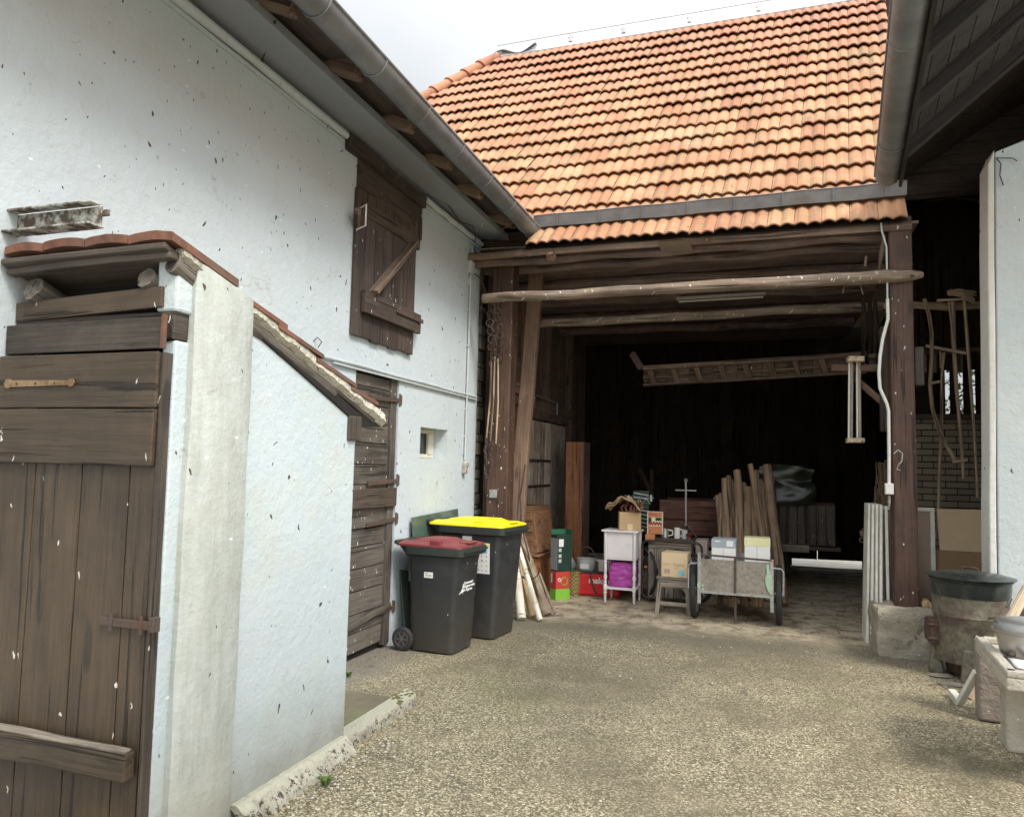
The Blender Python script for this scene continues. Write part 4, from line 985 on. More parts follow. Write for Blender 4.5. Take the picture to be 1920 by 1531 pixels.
# white conduit down the right post
cp_=[(1652,418),(1653,432),(1662,462),(1663,505),(1664,560),(1665,598),(1655,635),(1650,668),(1648,700),(1650,728),(1663,757),(1666,770),(1667,850),(1667,915)]
w=MB(); w.tube([ony(px,py,7.55) for px,py in cp_[:5]],.008,8); part('cable','wallpvc',w,bv=0)
w=MB(); w.tube([ony(px,py,7.57) for px,py in cp_[4:]],.0145,10); cd=part('conduit','pvc',w,bv=0)
w=MB(); p=ony(1667,916,7.57); w.box(p.x-.035,p.x+.035,p.y-.03,p.y+.03,p.z-.05,p.z+.05); w.build('switch_box','pvc',cd,bevel=.006)
w=MB(); w.tube([ony(1667,928,7.58),ony(1667,948,7.6)],.012,8); w.build('conduit_end','galv',cd)
w=MB(); pts=[(1676,850),(1684,843),(1692,850),(1691,864),(1684,872),(1682,880),(1688,881)]; w.tube([ony(a,b,7.565) for a,b in pts],.006,8); part('hook','galv',w,bv=0)
w=MB(); w.tube([ony(1658,440,7.6),ony(1653,475,7.65),ony(1648,510,7.7)],[.012,.022,.008],8,jit=.4); w.tube([ony(1624,480,7.7),ony(1622,500,7.7)],.012,8); w.tube([ony(1585,530,7.6),ony(1580,550,7.6)],.006,6); w.tube([ony(1612,530,7.6),ony(1618,552,7.6)],.006,6); part('rag_of_rope','rope',w,bv=0)
for px in (1618,1630,1640):
    w=MB(); w.tube([ony(px,560,8.3),ony(px+4,620,8.3),ony(px-2,690,8.3)],[.02,.03,.01],7,jit=.5); part('hanging_cobweb_rope','inner',w,bv=0)
# brick low wall and slats at the back of the right bay
w=MB(); z=0.; k=0; YBW=9.6
while z<2.22:
    x=1.50-(.12 if k%2 else 0)
    while x<3.6:
        w.box(x+.005,x+.228,YBW+random.uniform(-.008,.008),YBW+.11,z+.005,z+.066); x+=.235
    z+=.073; k+=1
part('brick_wall','brick',w,bv=0)
w=MB(); w.box(1.4,3.7,YBW+.02,YBW+.12,0,2.22); part('brick_bedding','inner',w,bv=0)
w=MB(); w.box(1.4,3.6,YBW-.06,YBW+.14,2.235,2.30,seg=5,jit=.006); part('sill_beam','dark_wood',w)
gaps=[(1772,1781),(1796,1806),(1822,1829),(1842,1852)]
gx=[(ony(a,740,YBW+.05).x,ony(b,740,YBW+.05).x) for a,b in gaps]
x=1.4
w=MB()
for a,b in gx+[(3.7,3.8)]:
    if a-x>.3:
        while x<a-.01: w.box(x,min(x+.15,a),YBW+.04,YBW+.065,2.30,3.9); x+=.151
    else: w.box(x,a,YBW+.04,YBW+.065,2.30,3.9)
    x=b
part('slat_wall','inner',w,bv=.003)
w=MB(); w.box(1.4,3.7,YBW+.02,YBW+.035,2.80,5.6); part('upper_boarding','inner',w,bv=0)
w=MB(); w.box(3.62,3.66,7.2,9.8,0,6.2); part('bay_side_wall','inner',w,bv=0)
for px in (1733,1752,1801,1845):
    w=MB(); a=ony(px,662,9.4); w.bar(a+Vector((0,0,.05)),a+Vector((0,0,-.22)),.05,.02,(0,1,0)); part('hanging_slat','beam',w)
w=MB(); p=ony(1690,780,7.6)
# ------------------------------------------------------------------ RIGHT HOUSE
rh=thing('right_house','wing with dark roof overhang and pale rendered wall at the right edge','house',(2.4,7.2,0))
D=Vector((.097,.995,0)); D.normalize(); G1=Vector((1.085,7.30,4.30)); G0=G1-D*9.5
gutter(rh,G0,G1,.105,'zinc',6)
w=MB()
def rr(base,s,h=0.): return base+Vector((1,-.097,0)).normalized()*(s*.77)+Vector((0,0,s*.64))+Vector((0,0,h))
rt_=MB(); e0=G0+Vector((-.02,0,.06)); e1=G1+Vector((-.02,0,.06))
rt_.hexa([rr(e0,0),rr(e1,0),rr(e1,8),rr(e0,8),rr(e0,0,.10),rr(e1,0,.10),rr(e1,8,.10),rr(e0,8,.10)]); rt_.build('roof','tile',rh)
w=MB(); q0=rr(e1,.22); q1=rr(e1,8); w.hexa([q0,q0+D*2.6,q1+D*2.6,q1,q0+Vector((0,0,.1)),q0+D*2.6+Vector((0,0,.1)),q1+D*2.6+Vector((0,0,.1)),q1+Vector((0,0,.1))]); w.build('roof_back_part','inner',rh)
w=MB(); s_=.12
while s_<3.4:
    a,b=rr(e0,s_,-.035),rr(e1,s_,-.035); c_,d_=rr(e1,s_+.17,-.035),rr(e0,s_+.17,-.035); w.hexa([a,b,c_,d_]+[v+Vector((0,0,.022)) for v in (a,b,c_,d_)]); s_+=.178
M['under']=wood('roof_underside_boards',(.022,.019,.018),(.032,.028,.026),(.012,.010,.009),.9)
w.build('roof_boarding','under',rh)
for k in range(8):
    b=e1-D*(.3+k*.85); w=MB(); w.bar(rr(b,.06,-.10),rr(b,3.6,-.10),.10,.11,seg=5,jit=.008); w.build('rafter','under',rh,bevel=.01)
w=MB(); a=e0+Vector((.12,0,-.08)); b=e1+Vector((.12,0,-.10)); w.bar(a,b,.025,.17); w.build('fascia_board','under',rh)
xl=ony(1858,700,7.2).x; xt_=ony(1854,330,7.2).x
pw=MB(); pw.hexa([(ony(1868,1060,7.2).x,7.2,0),(3.6,7.2,0),(3.6,7.5,0),(ony(1868,1060,7.2).x,7.5,0),(ony(1866,290,7.2).x,7.2,ony(1866,285,7.2).z),(3.6,7.2,5.0),(3.6,7.5,5.0),(ony(1866,290,7.2).x,7.5,4.42)],seg=10,jit=.004)
pw.build('wall','wall_right',rh,bevel=.01)
pw=MB(); xa1=ony(1868,1060,7.2).x; xa0=ony(1866,290,7.2).x; 
pw.hexa([(xa1-.052,7.215,0),(xa1-.003,7.205,0),(xa1-.003,7.47,0),(xa1-.052,7.47,0),(xa0-.055,7.215,4.28),(xa0-.003,7.205,4.40),(xa0-.003,7.47,4.40),(xa0-.055,7.47,4.28)],seg=12,jit=.007)
pw.build('corner_strip','white_edge',rh,bevel=.01)
w=MB(); p=ony(1868,296,7.19); w.tube([p,p+Vector((.03,-.01,-.06)),p+Vector((.02,-.01,-.16)),p+Vector((.045,-.01,-.25))],.005,6); w.tube([p,p+Vector((.12,-.01,-.02)),p+Vector((.15,-.01,-.05))],.004,6); w.build('cable','iron_dark',rh)
w=MB(); w.tube([ony(1735,378,8.6),ony(1790,370,8.4),ony(1830,375,8.2),ony(1852,392,8.0)],.008,6); w.build('cable','iron_dark',rh)
# hedge behind the slats
hb=MB(); 
for k in range(6000):
    c=Vector((random.uniform(2.25,6),random.uniform(12.6,13.6),random.uniform(0,3.3+.5*mnoise.noise(Vector((k*.01,0,0)))))); a=Vector((random.gauss(0,1),random.gauss(0,1),random.gauss(0,1))).normalized()*.06; b=Vector((random.gauss(0,1),random.gauss(0,1),random.gauss(0,1))).normalized()*.05
    hb.add([c-a,c+b*.5,c+a,c-b*.5],[(0,1,2,3)],None,random.random())
hb2=thing('hedge','green hedge glimpsed through the slats of the right bay','hedge',(3.5,13,0))
hb.build('foliage','leaf',hb2)
w=MB(); 
for x in (2.5,3.3,4,5): w.tube([(x,13.1,0),(x+.05,13.1,1.2),(x,13.05,2.2)],[.05,.035,.015],8)
w.build('stem','bark',hb2)
# ================================================================== OBJECTS
def rbox(w,x0,x1,y0,y1,z0,z1): w.box(x0,x1,y0,y1,z0,z1); return w
# ------------------------------------------------------------------ wheelie bins (local: front +x, width y)
def wheelie(label,loc,rz,hh,dep,wid,lidmat,stickers):
    t=thing('wheelie_bin',label,'wheelie bin',loc,rz,'wheelie bins by the farmhouse wall')
    zt=hh-.10
    def ring(z,x0,x1,y,c): # rounded rectangle ring
        pts=[]
        for (cx_,cy_,a0) in ((x1-c,y-c,0),(x0+c,y-c,90),(x0+c,-y+c,180),(x1-c,-y+c,270)):
            for k in range(4): 
                a=R_(a0+30*k); pts.append(Vector((cx_+c*math.cos(a),cy_+c*math.sin(a),z)))
        return pts
    def loft(mb,rings):
        n=len(rings[0]); vs=[p for r in rings for p in r]; fs=[(k*n+i,k*n+(i+1)%n,(k+1)*n+(i+1)%n,(k+1)*n+i) for k in range(len(rings)-1) for i in range(n)]
        fs.append(tuple(range(n-1,-1,-1))); fs.append(tuple((len(rings)-1)*n+i for i in range(n))); mb.add(vs,fs)
    bx0,bx1,by=-.24*dep/.55*.82,.24*dep/.55*.86,wid*.40
    tx0,tx1,ty=-.5*dep*.80,.5*dep*.94,wid*.47
    w=MB(); R=[]
    for z,f in ((.012,0),(.05,.06),(.25,.28),(.5,.53),(.75,.8),(zt-.09,.96),(zt-.02,1)):
        R.append(ring(z,bx0+(tx0-bx0)*f,bx1+(tx1-bx1)*f,by+(ty-by)*f,.05))
    loft(w,R); body=w.build('body','black_plastic',t,local=True,smooth=True)
    w=MB(); loft(w,[ring(zt-.075,tx0-.0,tx1+.02,ty+.012,.05),ring(zt-.06,tx0-.03,tx1+.045,ty+.03,.05),ring(zt,tx0-.03,tx1+.05,ty+.034,.05),ring(zt+.004,tx0-.02,tx1+.045,ty+.028,.05)])
    w.box(tx0+.0,tx0+.03,-ty+.03,-ty+.07,zt-.30,zt-.05); w.box(tx1+.03,tx1+.065,-ty*.95,ty*.95,zt-.03,zt-.012)
    w.build('rim','rim_plastic',t,local=True,smooth=True)
    # curved handle arms at the hinge side
    w=MB(); hx=-.5*dep-.06
    w.tube([(hx,-ty-.01,zt+.03),(hx,ty+.01,zt+.03)],.019,12)
    for sg in (-1,1): w.prism([(hx-.015,sg*ty*.93,zt+.035),(tx0+.05,sg*ty*.93,zt+.0),(tx0+.05,sg*ty*.93,zt-.12),(tx0-.02,sg*ty*.93,zt-.08),(hx+.02,sg*ty*.93,zt-.0)],(0,.03,0))
    w.build('handle','rim_plastic',t,local=True,bevel=.004)
    # lid: stepped dome
    w=MB(); lz=zt+.006; x0,x1=hx+.0,tx1+.03
    R=[ring(lz,x0,x1,ty+.03,.05),ring(lz+.016,x0,x1,ty+.028,.05),ring(lz+.032,x0+.03,x1-.05,ty-.02,.06),ring(lz+.036,x0+.15,x1-.15,ty-.06,.06),ring(lz+.060,x0+.18,x1-.20,ty-.09,.07),ring(lz+.064,x0+.22,x1-.25,ty-.14,.06)]
    loft(w,R); 
    for sg in (-1,1): w.box(x0-.012,x0+.05,sg*ty*.55-.05,sg*ty*.55+.05,lz-.005,lz+.035)
    lid=w.build('lid',lidmat,t,local=True,smooth=True)
    w=MB(); w.box(x1-.30,x1-.20,-ty-.012,-ty+.03,lz+.02,lz+.058); w.box(x1-.10,x1+.0,-.09,.09,lz+.028,lz+.045); w.build('lid_grip',lidmat,lid,local=True,bevel=.006)
    for sg in (-1,1):
        yw=sg*(by+.035); c=(bx0-.045,yw,.100)
        w=MB(); w.lathe([(.06,-.022),(.085,-.024),(.098,-.014),(.1,0),(.098,.014),(.085,.024),(.06,.022)],c,28,'y'); wh=w.build('wheel','rubber',t,local=True,smooth=True)
        w=MB(); w.lathe([(.0,-.026),(.018,-.026),(.02,-.016),(.05,-.014),(.062,-.024),(.066,-.02),(.066,.02),(.0,.02)],c,28,'y')
        for k in range(6):
            a=k*math.pi/3; w.bar((c[0]+.018*math.cos(a),yw-.018*1,c[2]+.018*math.sin(a)),(c[0]+.055*math.cos(a),yw-.018,c[2]+.055*math.sin(a)),.012,.01,(0,1,0))
        w.build('rim','hub',wh,local=True,smooth=True)
    w=MB(); w.tube([(bx0-.045,-by-.03,.1),(bx0-.045,by+.03,.1)],.012,8); w.build('axle','galv',t,local=True)
    stickers(t,dict(bx0=bx0,bx1=bx1,by=by,tx0=tx0,tx1=tx1,ty=ty,zt=zt))
    return t
def side_plane(q,x,z,out=.002):
    # point on the -y side face and its frame
    f=(z-.012)/(q['zt']-.012); y=-(q['by']+(q['ty']-q['by'])*f)-out
    tilt=Vector((0,-(q['ty']-q['by']),(q['zt']))).normalized()
    return Vector((x,y,z)),Vector((1,0,0)),tilt
def front_plane(q,y,z,out=.002):
    f=(z-.012)/(q['zt']-.012); x=q['bx1']+(q['tx1']-q['bx1'])*f+out
    tilt=Vector((q['tx1']-q['bx1'],0,q['zt'])).normalized()
    return Vector((x,y,z)),Vector((0,1,0)),tilt
def sticker(t,q,pl,a,b,w_,h_,mt,name,out=.003,th=.0015):
    o,xd,yd=pl(q,a,b,out); n=xd.cross(yd); w=MB(); w.prism([o,o+xd*w_,o+xd*w_+yd*h_,o+yd*h_],n*th*1.0); return w.build(name,mt,t,local=True)
def swallow(w,o,xd,yd,s):
    for poly in ([(0,.0),(.55,.35),(.75,.9),(.85,.35),(1.0,.15),(.72,.12),(.55,.12)],[(.60,.38),(.95,1.0),(.92,.42)],[(.5,.15),(.85,.0),(.9,-.06),(.62,.06)]):
        p=[o+xd*(a*s)+yd*(b*s) for a,b in poly]; w.prism(p,xd.cross(yd)*.0012)
def st_red(t,q):
    l=sticker(t,q,side_plane,-.06,.63,.085,.048,'paper','label')
    o,xd,yd=side_plane(q,-.05,.643,.005); text('label_print','140 578',.018,'ink',l,face_m(o,xd,yd)); o,xd,yd=side_plane(q,-.05,.664,.005); text('label_print','LITRES',.009,'ink',l,face_m(o,xd,yd))
    w=MB(); o,xd,yd=front_plane(q,-.165,.50,.003); swallow(w,o,xd,yd,.095); w.build('bird_emblem','paper',t,local=True)
    for k,s_ in enumerate(('Communauté','d\'Agglomération','de Haguenau')):
        o,xd,yd=front_plane(q,-.075,.575-.030*k,.003); text('lettering',s_,.032,'paper',t,face_m(o,xd,yd),bold=.0009)
    o,xd,yd=front_plane(q,-.10,.70,.003); text('lettering','C 140',.022,'hub',t,face_m(o,xd,yd))
def st_yel(t,q):
    l=sticker(t,q,side_plane,.045,.60,.19,.28,'paper','notice')
    o,xd,yd=side_plane(q,.047,.845,.005); w=MB(); w.prism([o,o+xd*.186,o+xd*.186+yd*.03,o+yd*.03],xd.cross(yd)*.001); w.build('notice_band','yellow_label',l,local=True)
    o,xd,yd=side_plane(q,.19,.81,.0055); w=MB(); w.prism([o+xd*(.026*math.cos(a*.5236))+yd*(.026*math.sin(a*.5236)) for a in range(12)],xd.cross(yd)*.001); w.build('notice_dot','blue_dot',l,local=True)
    w=MB()
    random.seed(5)
    for r_ in range(4):
        for c_ in range(4):
            o,xd,yd=side_plane(q,.057+.045*c_+random.uniform(0,.006),.625+.042*r_,.005); a=random.uniform(.010,.026); b=random.uniform(.006,.022); w.prism([o,o+xd*a,o+xd*a*.8+yd*b,o+yd*b*.9],xd.cross(yd)*.001)
    w.build('notice_pictures','pale_ink',l,local=True)
    o,xd,yd=side_plane(q,.055,.80,.0055); text('notice_print','TRI',.018,'ink',l,face_m(o,xd,yd))
    sticker(t,q,side_plane,-.05,.90,.10,.035,'paper','label')
    for k,(s_,z) in enumerate((('Smictom',.70),('du secteur de Haguenau',.675))):
        o,xd,yd=front_plane(q,-.19,z,.003); text('lettering',s_,.055 if k==0 else .026,'paper',t,face_m(o,xd,yd),bold=.001)
wheelie('black wheelie bin with a maroon lid, the smaller one, nearest the plank door',(-2.665,6.135,0),R_(-4),.985,.56,.50,'maroon',st_red)
wheelie('tall black wheelie bin with a bright yellow lid',(-2.585,6.83,0),R_(-6),1.12,.72,.58,'yellow',st_yel)
# scuffs and drips on the bins are in their plastic material
# green sheets leaning on the wall behind the bins
def lean_sheet(name,label,cat,poly,th,mt,group=None):
    w=MB(); w.prism(poly,th); o=w.build(name,mt,None,bevel=.002); return tag(o,label,cat,group)
a=onx(768,985,XW+.03); b=onx(860,968,XW+.03)
lean_sheet('green_panel','large dull green sheet leaning on the wall behind the two bins','panel',[(XW+.16,6.30,0.004),(XW+.16,7.40,.004),(XW+.03,7.40,1.13),(XW+.03,6.30,1.10)],(.008,0,.001),'greenglass','green sheets leaning behind the bins')
lean_sheet('green_panel','narrow lower green sheet leaning on the wall just left of the maroon bin','panel',[(XW+.10,6.12,.004),(XW+.10,6.29,.004),(XW+.02,6.27,.62),(XW+.02,6.12,.65)],(.008,0,.001),'greenglass','green sheets leaning behind the bins')
# ------------------------------------------------------------------ leaning firewood
def stick(label,top,yt,bot,r0,r1,mt,half=False,name='log',cat='log',group=None,zb=0.,n=10,bend=.0,jit=.12):
    bpt=onz(bot[0],bot[1],.02+zb); tp=ony(top[0],top[1],yt); w=MB()
    pts=[bpt.lerp(tp,k/n)+Vector((bend*math.sin(math.pi*k/n),0,bend*.3*math.sin(2.1*k))) for k in range(n+1)]
    w.tube(pts,[r0+(r1-r0)*k/n for k in range(n+1)],10 if not half else 5,jit=jit); o=w.build(name,mt,None,smooth=not half,bevel=.004 if half else 0)
    return tag(o,label,cat,group)
gl='split logs leaning by the yellow bin'
stick('birch bark half log, leftmost of the leaning firewood, close to the yellow bin',(963,1015),7.95,(978,1160),.050,.040,'birch',group=gl)
stick('bare yellow split log between the two birch logs',(972,1040),8.0,(1000,1156),.055,.04,'split',True,group=gl)
stick('slim white birch log standing in front of the other firewood',(970,1018),7.85,(1013,1162),.030,.028,'birch',group=gl)
stick('thick greyish barked log, furthest right of the leaning firewood',(975,1000),8.15,(1026,1152),.052,.045,'bark',group=gl,jit=.3)
stick('thin rotten stick at the foot of the grey barked log',(1012,1075),8.05,(1040,1150),.018,.014,'bark',group=gl)
w=MB(); w.torus(ony(990,1063,7.8),.13,.006,(0.1,1,.2),20,6,.55); tag(w.build('wire_loop','iron_dark'),'thin dark wire loop hooked round the leaning firewood','wire')
w=MB(); pts=[(985,870),(975,930),(978,985),(990,1035),(995,1060)]; w.tube([ony(x,y,8.0) for x,y in pts],.008,6); tag(w.build('cable','iron_dark'),'thin black cable hanging down in front of the brown cabinet','cable')
# ------------------------------------------------------------------ brown writing cabinet, leaning
cb=thing('brown_cabinet','old brown cabinet with slanted flap front behind the firewood','cabinet',(-2.65,9.0,0))
y=8.9; TL=ony(962,950,y+.0); T1=ony(1001,951,y-.05); T2=ony(1033,951,y+.25); BL=ony(985,1120,y); B1_=ony(1006,1118,y-.05); B2_=ony(1029,1118,y+.1)
def hx(a,b,dz,th): pass
w=MB()
d=Vector((-.30,.10,0))
f0=Vector((-2.64,8.90,.02)); f1=Vector((-2.58,9.50,.02)); zt=1.10; ly=Vector((-.05,-.03,0))
back=Vector((-.34,.02,0))
w.hexa([f0+back,f0,f1,f1+back]+[v+Vector((0,0,zt-.02))+ly for v in (f0+back,f0,f1,f1+back)])
w.build('body','cabinet',cb,bevel=.006)
n_=Vector((1,-.1,0)).normalized()
def onfront(s,z,o=0.): return f0.lerp(f1,s)+ly*(z/zt)+Vector((0,0,z))+n_*o
w=MB(); w.hexa([onfront(.03,.50,0),onfront(.97,.50,0),onfront(.97,1.02,0),onfront(.03,1.02,0),onfront(.03,.52,.05),onfront(.97,.52,.05),onfront(.97,1.00,.018),onfront(.03,1.00,.018)]); w.build('flap','cabinet',cb,bevel=.005)
w=MB(); w.hexa([onfront(-.02,.47,0),onfront(1.02,.47,0),onfront(1.02,.50,0),onfront(-.02,.50,0),onfront(-.02,.47,.07),onfront(1.02,.47,.07),onfront(1.02,.50,.07),onfront(-.02,.50,.07)]); w.build('ledge','cabinet',cb,bevel=.004)
for s0,s1 in ((.03,.46),(.50,.97)):
    w=MB(); w.hexa([onfront(s0,.04),onfront(s1,.04),onfront(s1,.45),onfront(s0,.45),onfront(s0,.04,.014),onfront(s1,.04,.014),onfront(s1,.45,.014),onfront(s0,.45,.014)]); w.build('door','veneer',cb,bevel=.003)
# tall orange-brown wardrobe carcass
wr=thing('wardrobe_panel','tall orange brown veneered wardrobe standing in the dark behind the red bag','wardrobe',(-2.55,10.7,0))
a=ony(1062,828,10.6); b=ony(1093,828,10.6); c=ony(1113,830,11.0); zb=0.02
w=MB(); w.hexa([(a.x,10.6,zb),(b.x+.03,10.6,zb),(b.x+.03,10.62,zb),(a.x,10.62,zb),(a.x,10.6,a.z),(b.x,10.6,a.z),(b.x,10.62,a.z),(a.x,10.62,a.z)],[(0,0,0),(0,.3,0),(0,.3,0),(0,0,0),(2,0,0),(2,.3,0),(2,.3,0),(2,0,0)]); w.build('door','veneer',wr)
w=MB(); w.box(b.x+.002,b.x+.02,10.60,11.0,zb,a.z); w.build('side_panel','brace',wr)
w=MB(); w.box(a.x,b.x+.02,10.98,11.0,zb,a.z); w.box(a.x+.002,b.x,10.622,10.98,a.z-.02,a.z); w.build('carcass','cabinet',wr)
w=MB(); w.tube([(b.x+.005,10.585,z) for z in (.1,1.,a.z)],.007,6); w.build('hinge_strip','brass_rust',wr)
# ------------------------------------------------------------------ cartons by the cabinet (stack of two)
gx_=Vector((-2.40,8.82,0))
def carton(name,label,cat,c,ang,sx,sy,z0,sz,mt,group=None):
    t=thing(name,label,cat,(c[0],c[1],z0),R_(ang),group)
    w=MB(); w.box(-sx/2,sx/2,-sy/2,sy/2,0,sz); b=w.build('box',mt,t,local=True,bevel=.004); return t,b
t,b=carton('printed_carton','red and lime green printed carton standing under the dark green carton','carton',(-2.33,8.93),-42,.12,.20,.0,.33,'redbox')
w=MB(); w.box(-.0615,.0615,-.1015,.1015,.001,.13); w.build('lime_band','lime',t,local=True)
w=MB(); w.box(-.05,-.02,-.1025,-.1005,.20,.31); w.build('picture','paper',t,local=True)
w=MB(); w.torus((.0625,.02,.22),.045,.005,(1,0,0),16,6); w.build('ring_picture','lime',t,local=True)
w=MB(); w.torus((.0625,-.05,.24),.018,.005,(1,0,0),12,6); w.build('ring_picture','paper',t,local=True)
t,b=carton('printed_carton','tall dark green printed carton with open top standing on the red and lime carton','carton',(-2.335,8.99),-40,.14,.22,.331,.44,'green_dark')
w=MB(); w.box(-.068,.068,-.1125,-.1102,.02,.40); w.build('grey_side','greybox',t,local=True)
w=MB(); w.box(.0703,.0725,-.09,-.02,.30,.39); w.build('label','paper',t,local=True)
for k,z in enumerate((.24,.17,.11)):
    w=MB(); w.box(.0703,.0725,-.09,-.05,z,z+.04); w.build('picture','glass_plastic',t,local=True)
w=MB(); w.box(-.07,-.065,-.11,.11,.44,.50); w.box(-.07,.07,.105,.11,.44,.50); w.build('flap','green',t,local=True)
# white bag, navy bag, wicker basket
w=MB(); c=ony(1066,1062,9.6); w.ball(c,.09,.10,.14,18,.45,2.5); tag(w.build('plastic_bag','white_bag',smooth=True),'crumpled white plastic bag lying above the dark blue bag','bag')
w=MB(); c=ony(1060,1100,9.5); w.ball((c.x,c.y,.14),.13,.13,.17,18,.3,2,flat=.005); tag(w.build('cloth_bag','navy',smooth=True),'dark blue bag sagging between the cartons and the wicker basket','bag')
wb=thing('wicker_basket','tall round yellowish wicker basket next to the red bag','basket',tuple(onz(1074,1115)))
wb.scale=(.8,.8,.95)
p=onz(1074,1113); w=MB(); w.lathe([(.0,.0),(.10,0),(.112,.10),(.118,.22),(.122,.29),(.128,.30),(.125,.315),(.115,.30),(.10,.26),(.0,.25)],(0,0,0),28); w.build('body','wicker',wb,local=True,smooth=True)
w=MB()
for k in range(26):
    a=random.uniform(0,6.28); r_=random.uniform(0,.07); w.ball((r_*math.cos(a),r_*math.sin(a),.29+random.uniform(0,.03)),.03,.02,.012,7,.4)
w.build('moss_filling','moss',wb,local=True)
# red insulated bag
rb_=thing('insulated_bag','shiny red insulated shopping bag with black strap on the floor','bag',(-1.98,9.45,0),R_(4))
w=MB()
def rbg(u,v): pass
w.box(-.25,.30,-.16,.17,.004,.285); rbody=w.build('body','red',rb_,local=True,bevel=.035,seg=4)
w=MB(); w.box(-.24,.29,-.165,.175,.285,.30); w.build('zip_edge','ink',rb_,local=True,bevel=.004)
w=MB(); w.tube([(-.06,-.168,.285),(-.055,-.178,.22),(-.03,-.182,.14),(.0,-.185,.07),(.03,-.18,.05)],.011,8); w.build('strap','ink',rb_,local=True,smooth=True)
tx=text('lettering','makro',.10,'paper',rb_,face_m((-.085,-.1625,.165),(1,0,0),(0,0,1)),.001,bold=.003)
# tub and bread box on the bag
t=thing('plastic_tub','grey frosted tub with wire handle on top of the red bag, left','tub',(-2.12,9.43,.302))
w=MB(); w.lathe([(0,0),(.10,0),(.115,.02),(.125,.14),(.13,.145),(.12,.14),(.105,.02),(.0,.02)],(0,0,0),24); w.build('body','glass_plastic',t,local=True,smooth=True)
w=MB(); w.torus((0,0,.13),.115,.004,(0,1,0),24,6,.5,.6)
w=MB(); w.tube([(-.115*math.cos(a),0,.13+.16*math.sin(a)) for a in [math.pi*i/16 for i in range(17)]],.004,6); w.build('wire_handle','brass_rust',t,local=True)
w=MB(); w.box(-.05,.06,-.13,-.125,.03,.09); w.build('label','paper',t,local=True)
t=thing('food_box','cream plastic food box with black handles on the red bag','box',(-1.86,9.45,.302))
w=MB(); w.lathe([(0,0),(.12,0),(.14,.07),(.15,.13),(.155,.15),(.14,.15),(.0,.145)],(0,0,0),24,sy=.75); w.build('body','enamel',t,local=True,smooth=True)
w=MB(); w.tube([(-.10,-.10,.10),(-.11,-.125,.13),(-.10,-.13,.0)],.016,8); w.build('handle','ink',t,local=True,smooth=True)
w=MB(); w.box(-.14,.02,-.06,.05,.16,.19); w.build('lid_tray','ink',t,local=True,bevel=.01)
w=MB(); w.ball((-1.70,9.72,.36),.20,.12,.22,20,.35,3,flat=.01); tag(w.build('plastic_bag','white_bag',smooth=True),'translucent rumpled bag behind the red bag and the white stand','bag')
# ------------------------------------------------------------------ white bedside stand with turned legs
ns=thing('bedside_stand','white painted bedside stand with slim turned legs','nightstand',(-1.605,9.14,0),R_(-3))
wx,wy=.38,.34
w=MB(); w.box(-wx/2-.03,wx/2+.03,-wy/2-.03,wy/2+.02,.835,.857); w.build('top','white_paint',ns,local=True,bevel=.006,seg=3)
w=MB(); w.box(-wx/2+.015,wx/2-.015,-wy/2+.012,wy/2-.01,.505,.835); w.build('cupboard','white_paint',ns,local=True,bevel=.003)
w=MB(); w.box(-wx/2+.04,wx/2-.04,-wy/2+.006,-wy/2+.011,.53,.81); w.build('front_panel','white_paint',ns,local=True,bevel=.002)
prof=[(.010,0),(.014,.01),(.017,.10),(.024,.115),(.012,.125),(.022,.14),(.024,.15),(.024,.20),(.013,.215),(.020,.235),(.013,.25),(.017,.27),(.024,.30),(.013,.335),(.013,.345),(.019,.355),(.019,.45),(.014,.46),(.024,.475),(.014,.488),(.022,.50),(.023,.835)]
for sx_ in (-1,1):
    for sy_ in (-1,1):
        w=MB(); w.lathe(prof,(sx_*(wx/2-.015),sy_*(wy/2-.015),0),12); w.build('leg','white_paint',ns,local=True,smooth=True)
w=MB(); w.box(-wx/2+.0,wx/2-.0,-wy/2+.0,wy/2,.155,.178); w.build('shelf','white_paint',ns,local=True,bevel=.005)
w=MB(); M['magenta']
def bagf(mb,c,hx_,hy_,hz_,amp,fr=7.):
    n=22
    for ax in range(3):
        for sg in (-1,1):
            def fn(u,v,ax=ax,sg=sg):
                q=[0,0,0]; q[ax]=sg; q[(ax+1)%3]=2*u-1; q[(ax+2)%3]=2*v-1; d=Vector(q)
                e=Vector((d.x*(1-.10*(d.y**2+d.z**2)/2),d.y*(1-.1*(d.x**2+d.z**2)/2),d.z*(1-.08*(d.x**2+d.y**2)/2)))
                k=mnoise.noise(Vector((d.x*fr*.35,d.y*fr*.35,d.z*fr)))+.6*mnoise.noise(Vector((d.x*fr,d.y*fr,d.z*fr*2+5)))
                e=e*(1+amp*k); return Vector(c)+Vector((e.x*hx_,e.y*hy_,e.z*hz_))
            mb.sheet(fn,n,n,.5)
w=MB(); bagf(w,(-1.60,9.16,.325),.155,.13,.148,.09); tag(w.build('shopping_bag','magenta',smooth=True),'crinkled magenta bag stuffed on the shelf of the white stand','bag')
w=MB(); w.box(-1.81,-1.795,8.99,9.2,.18,.48); tag(w.build('folded_bag','magenta',bevel=.006),'thin mauve folded bag standing between the red bag and the white stand','bag')
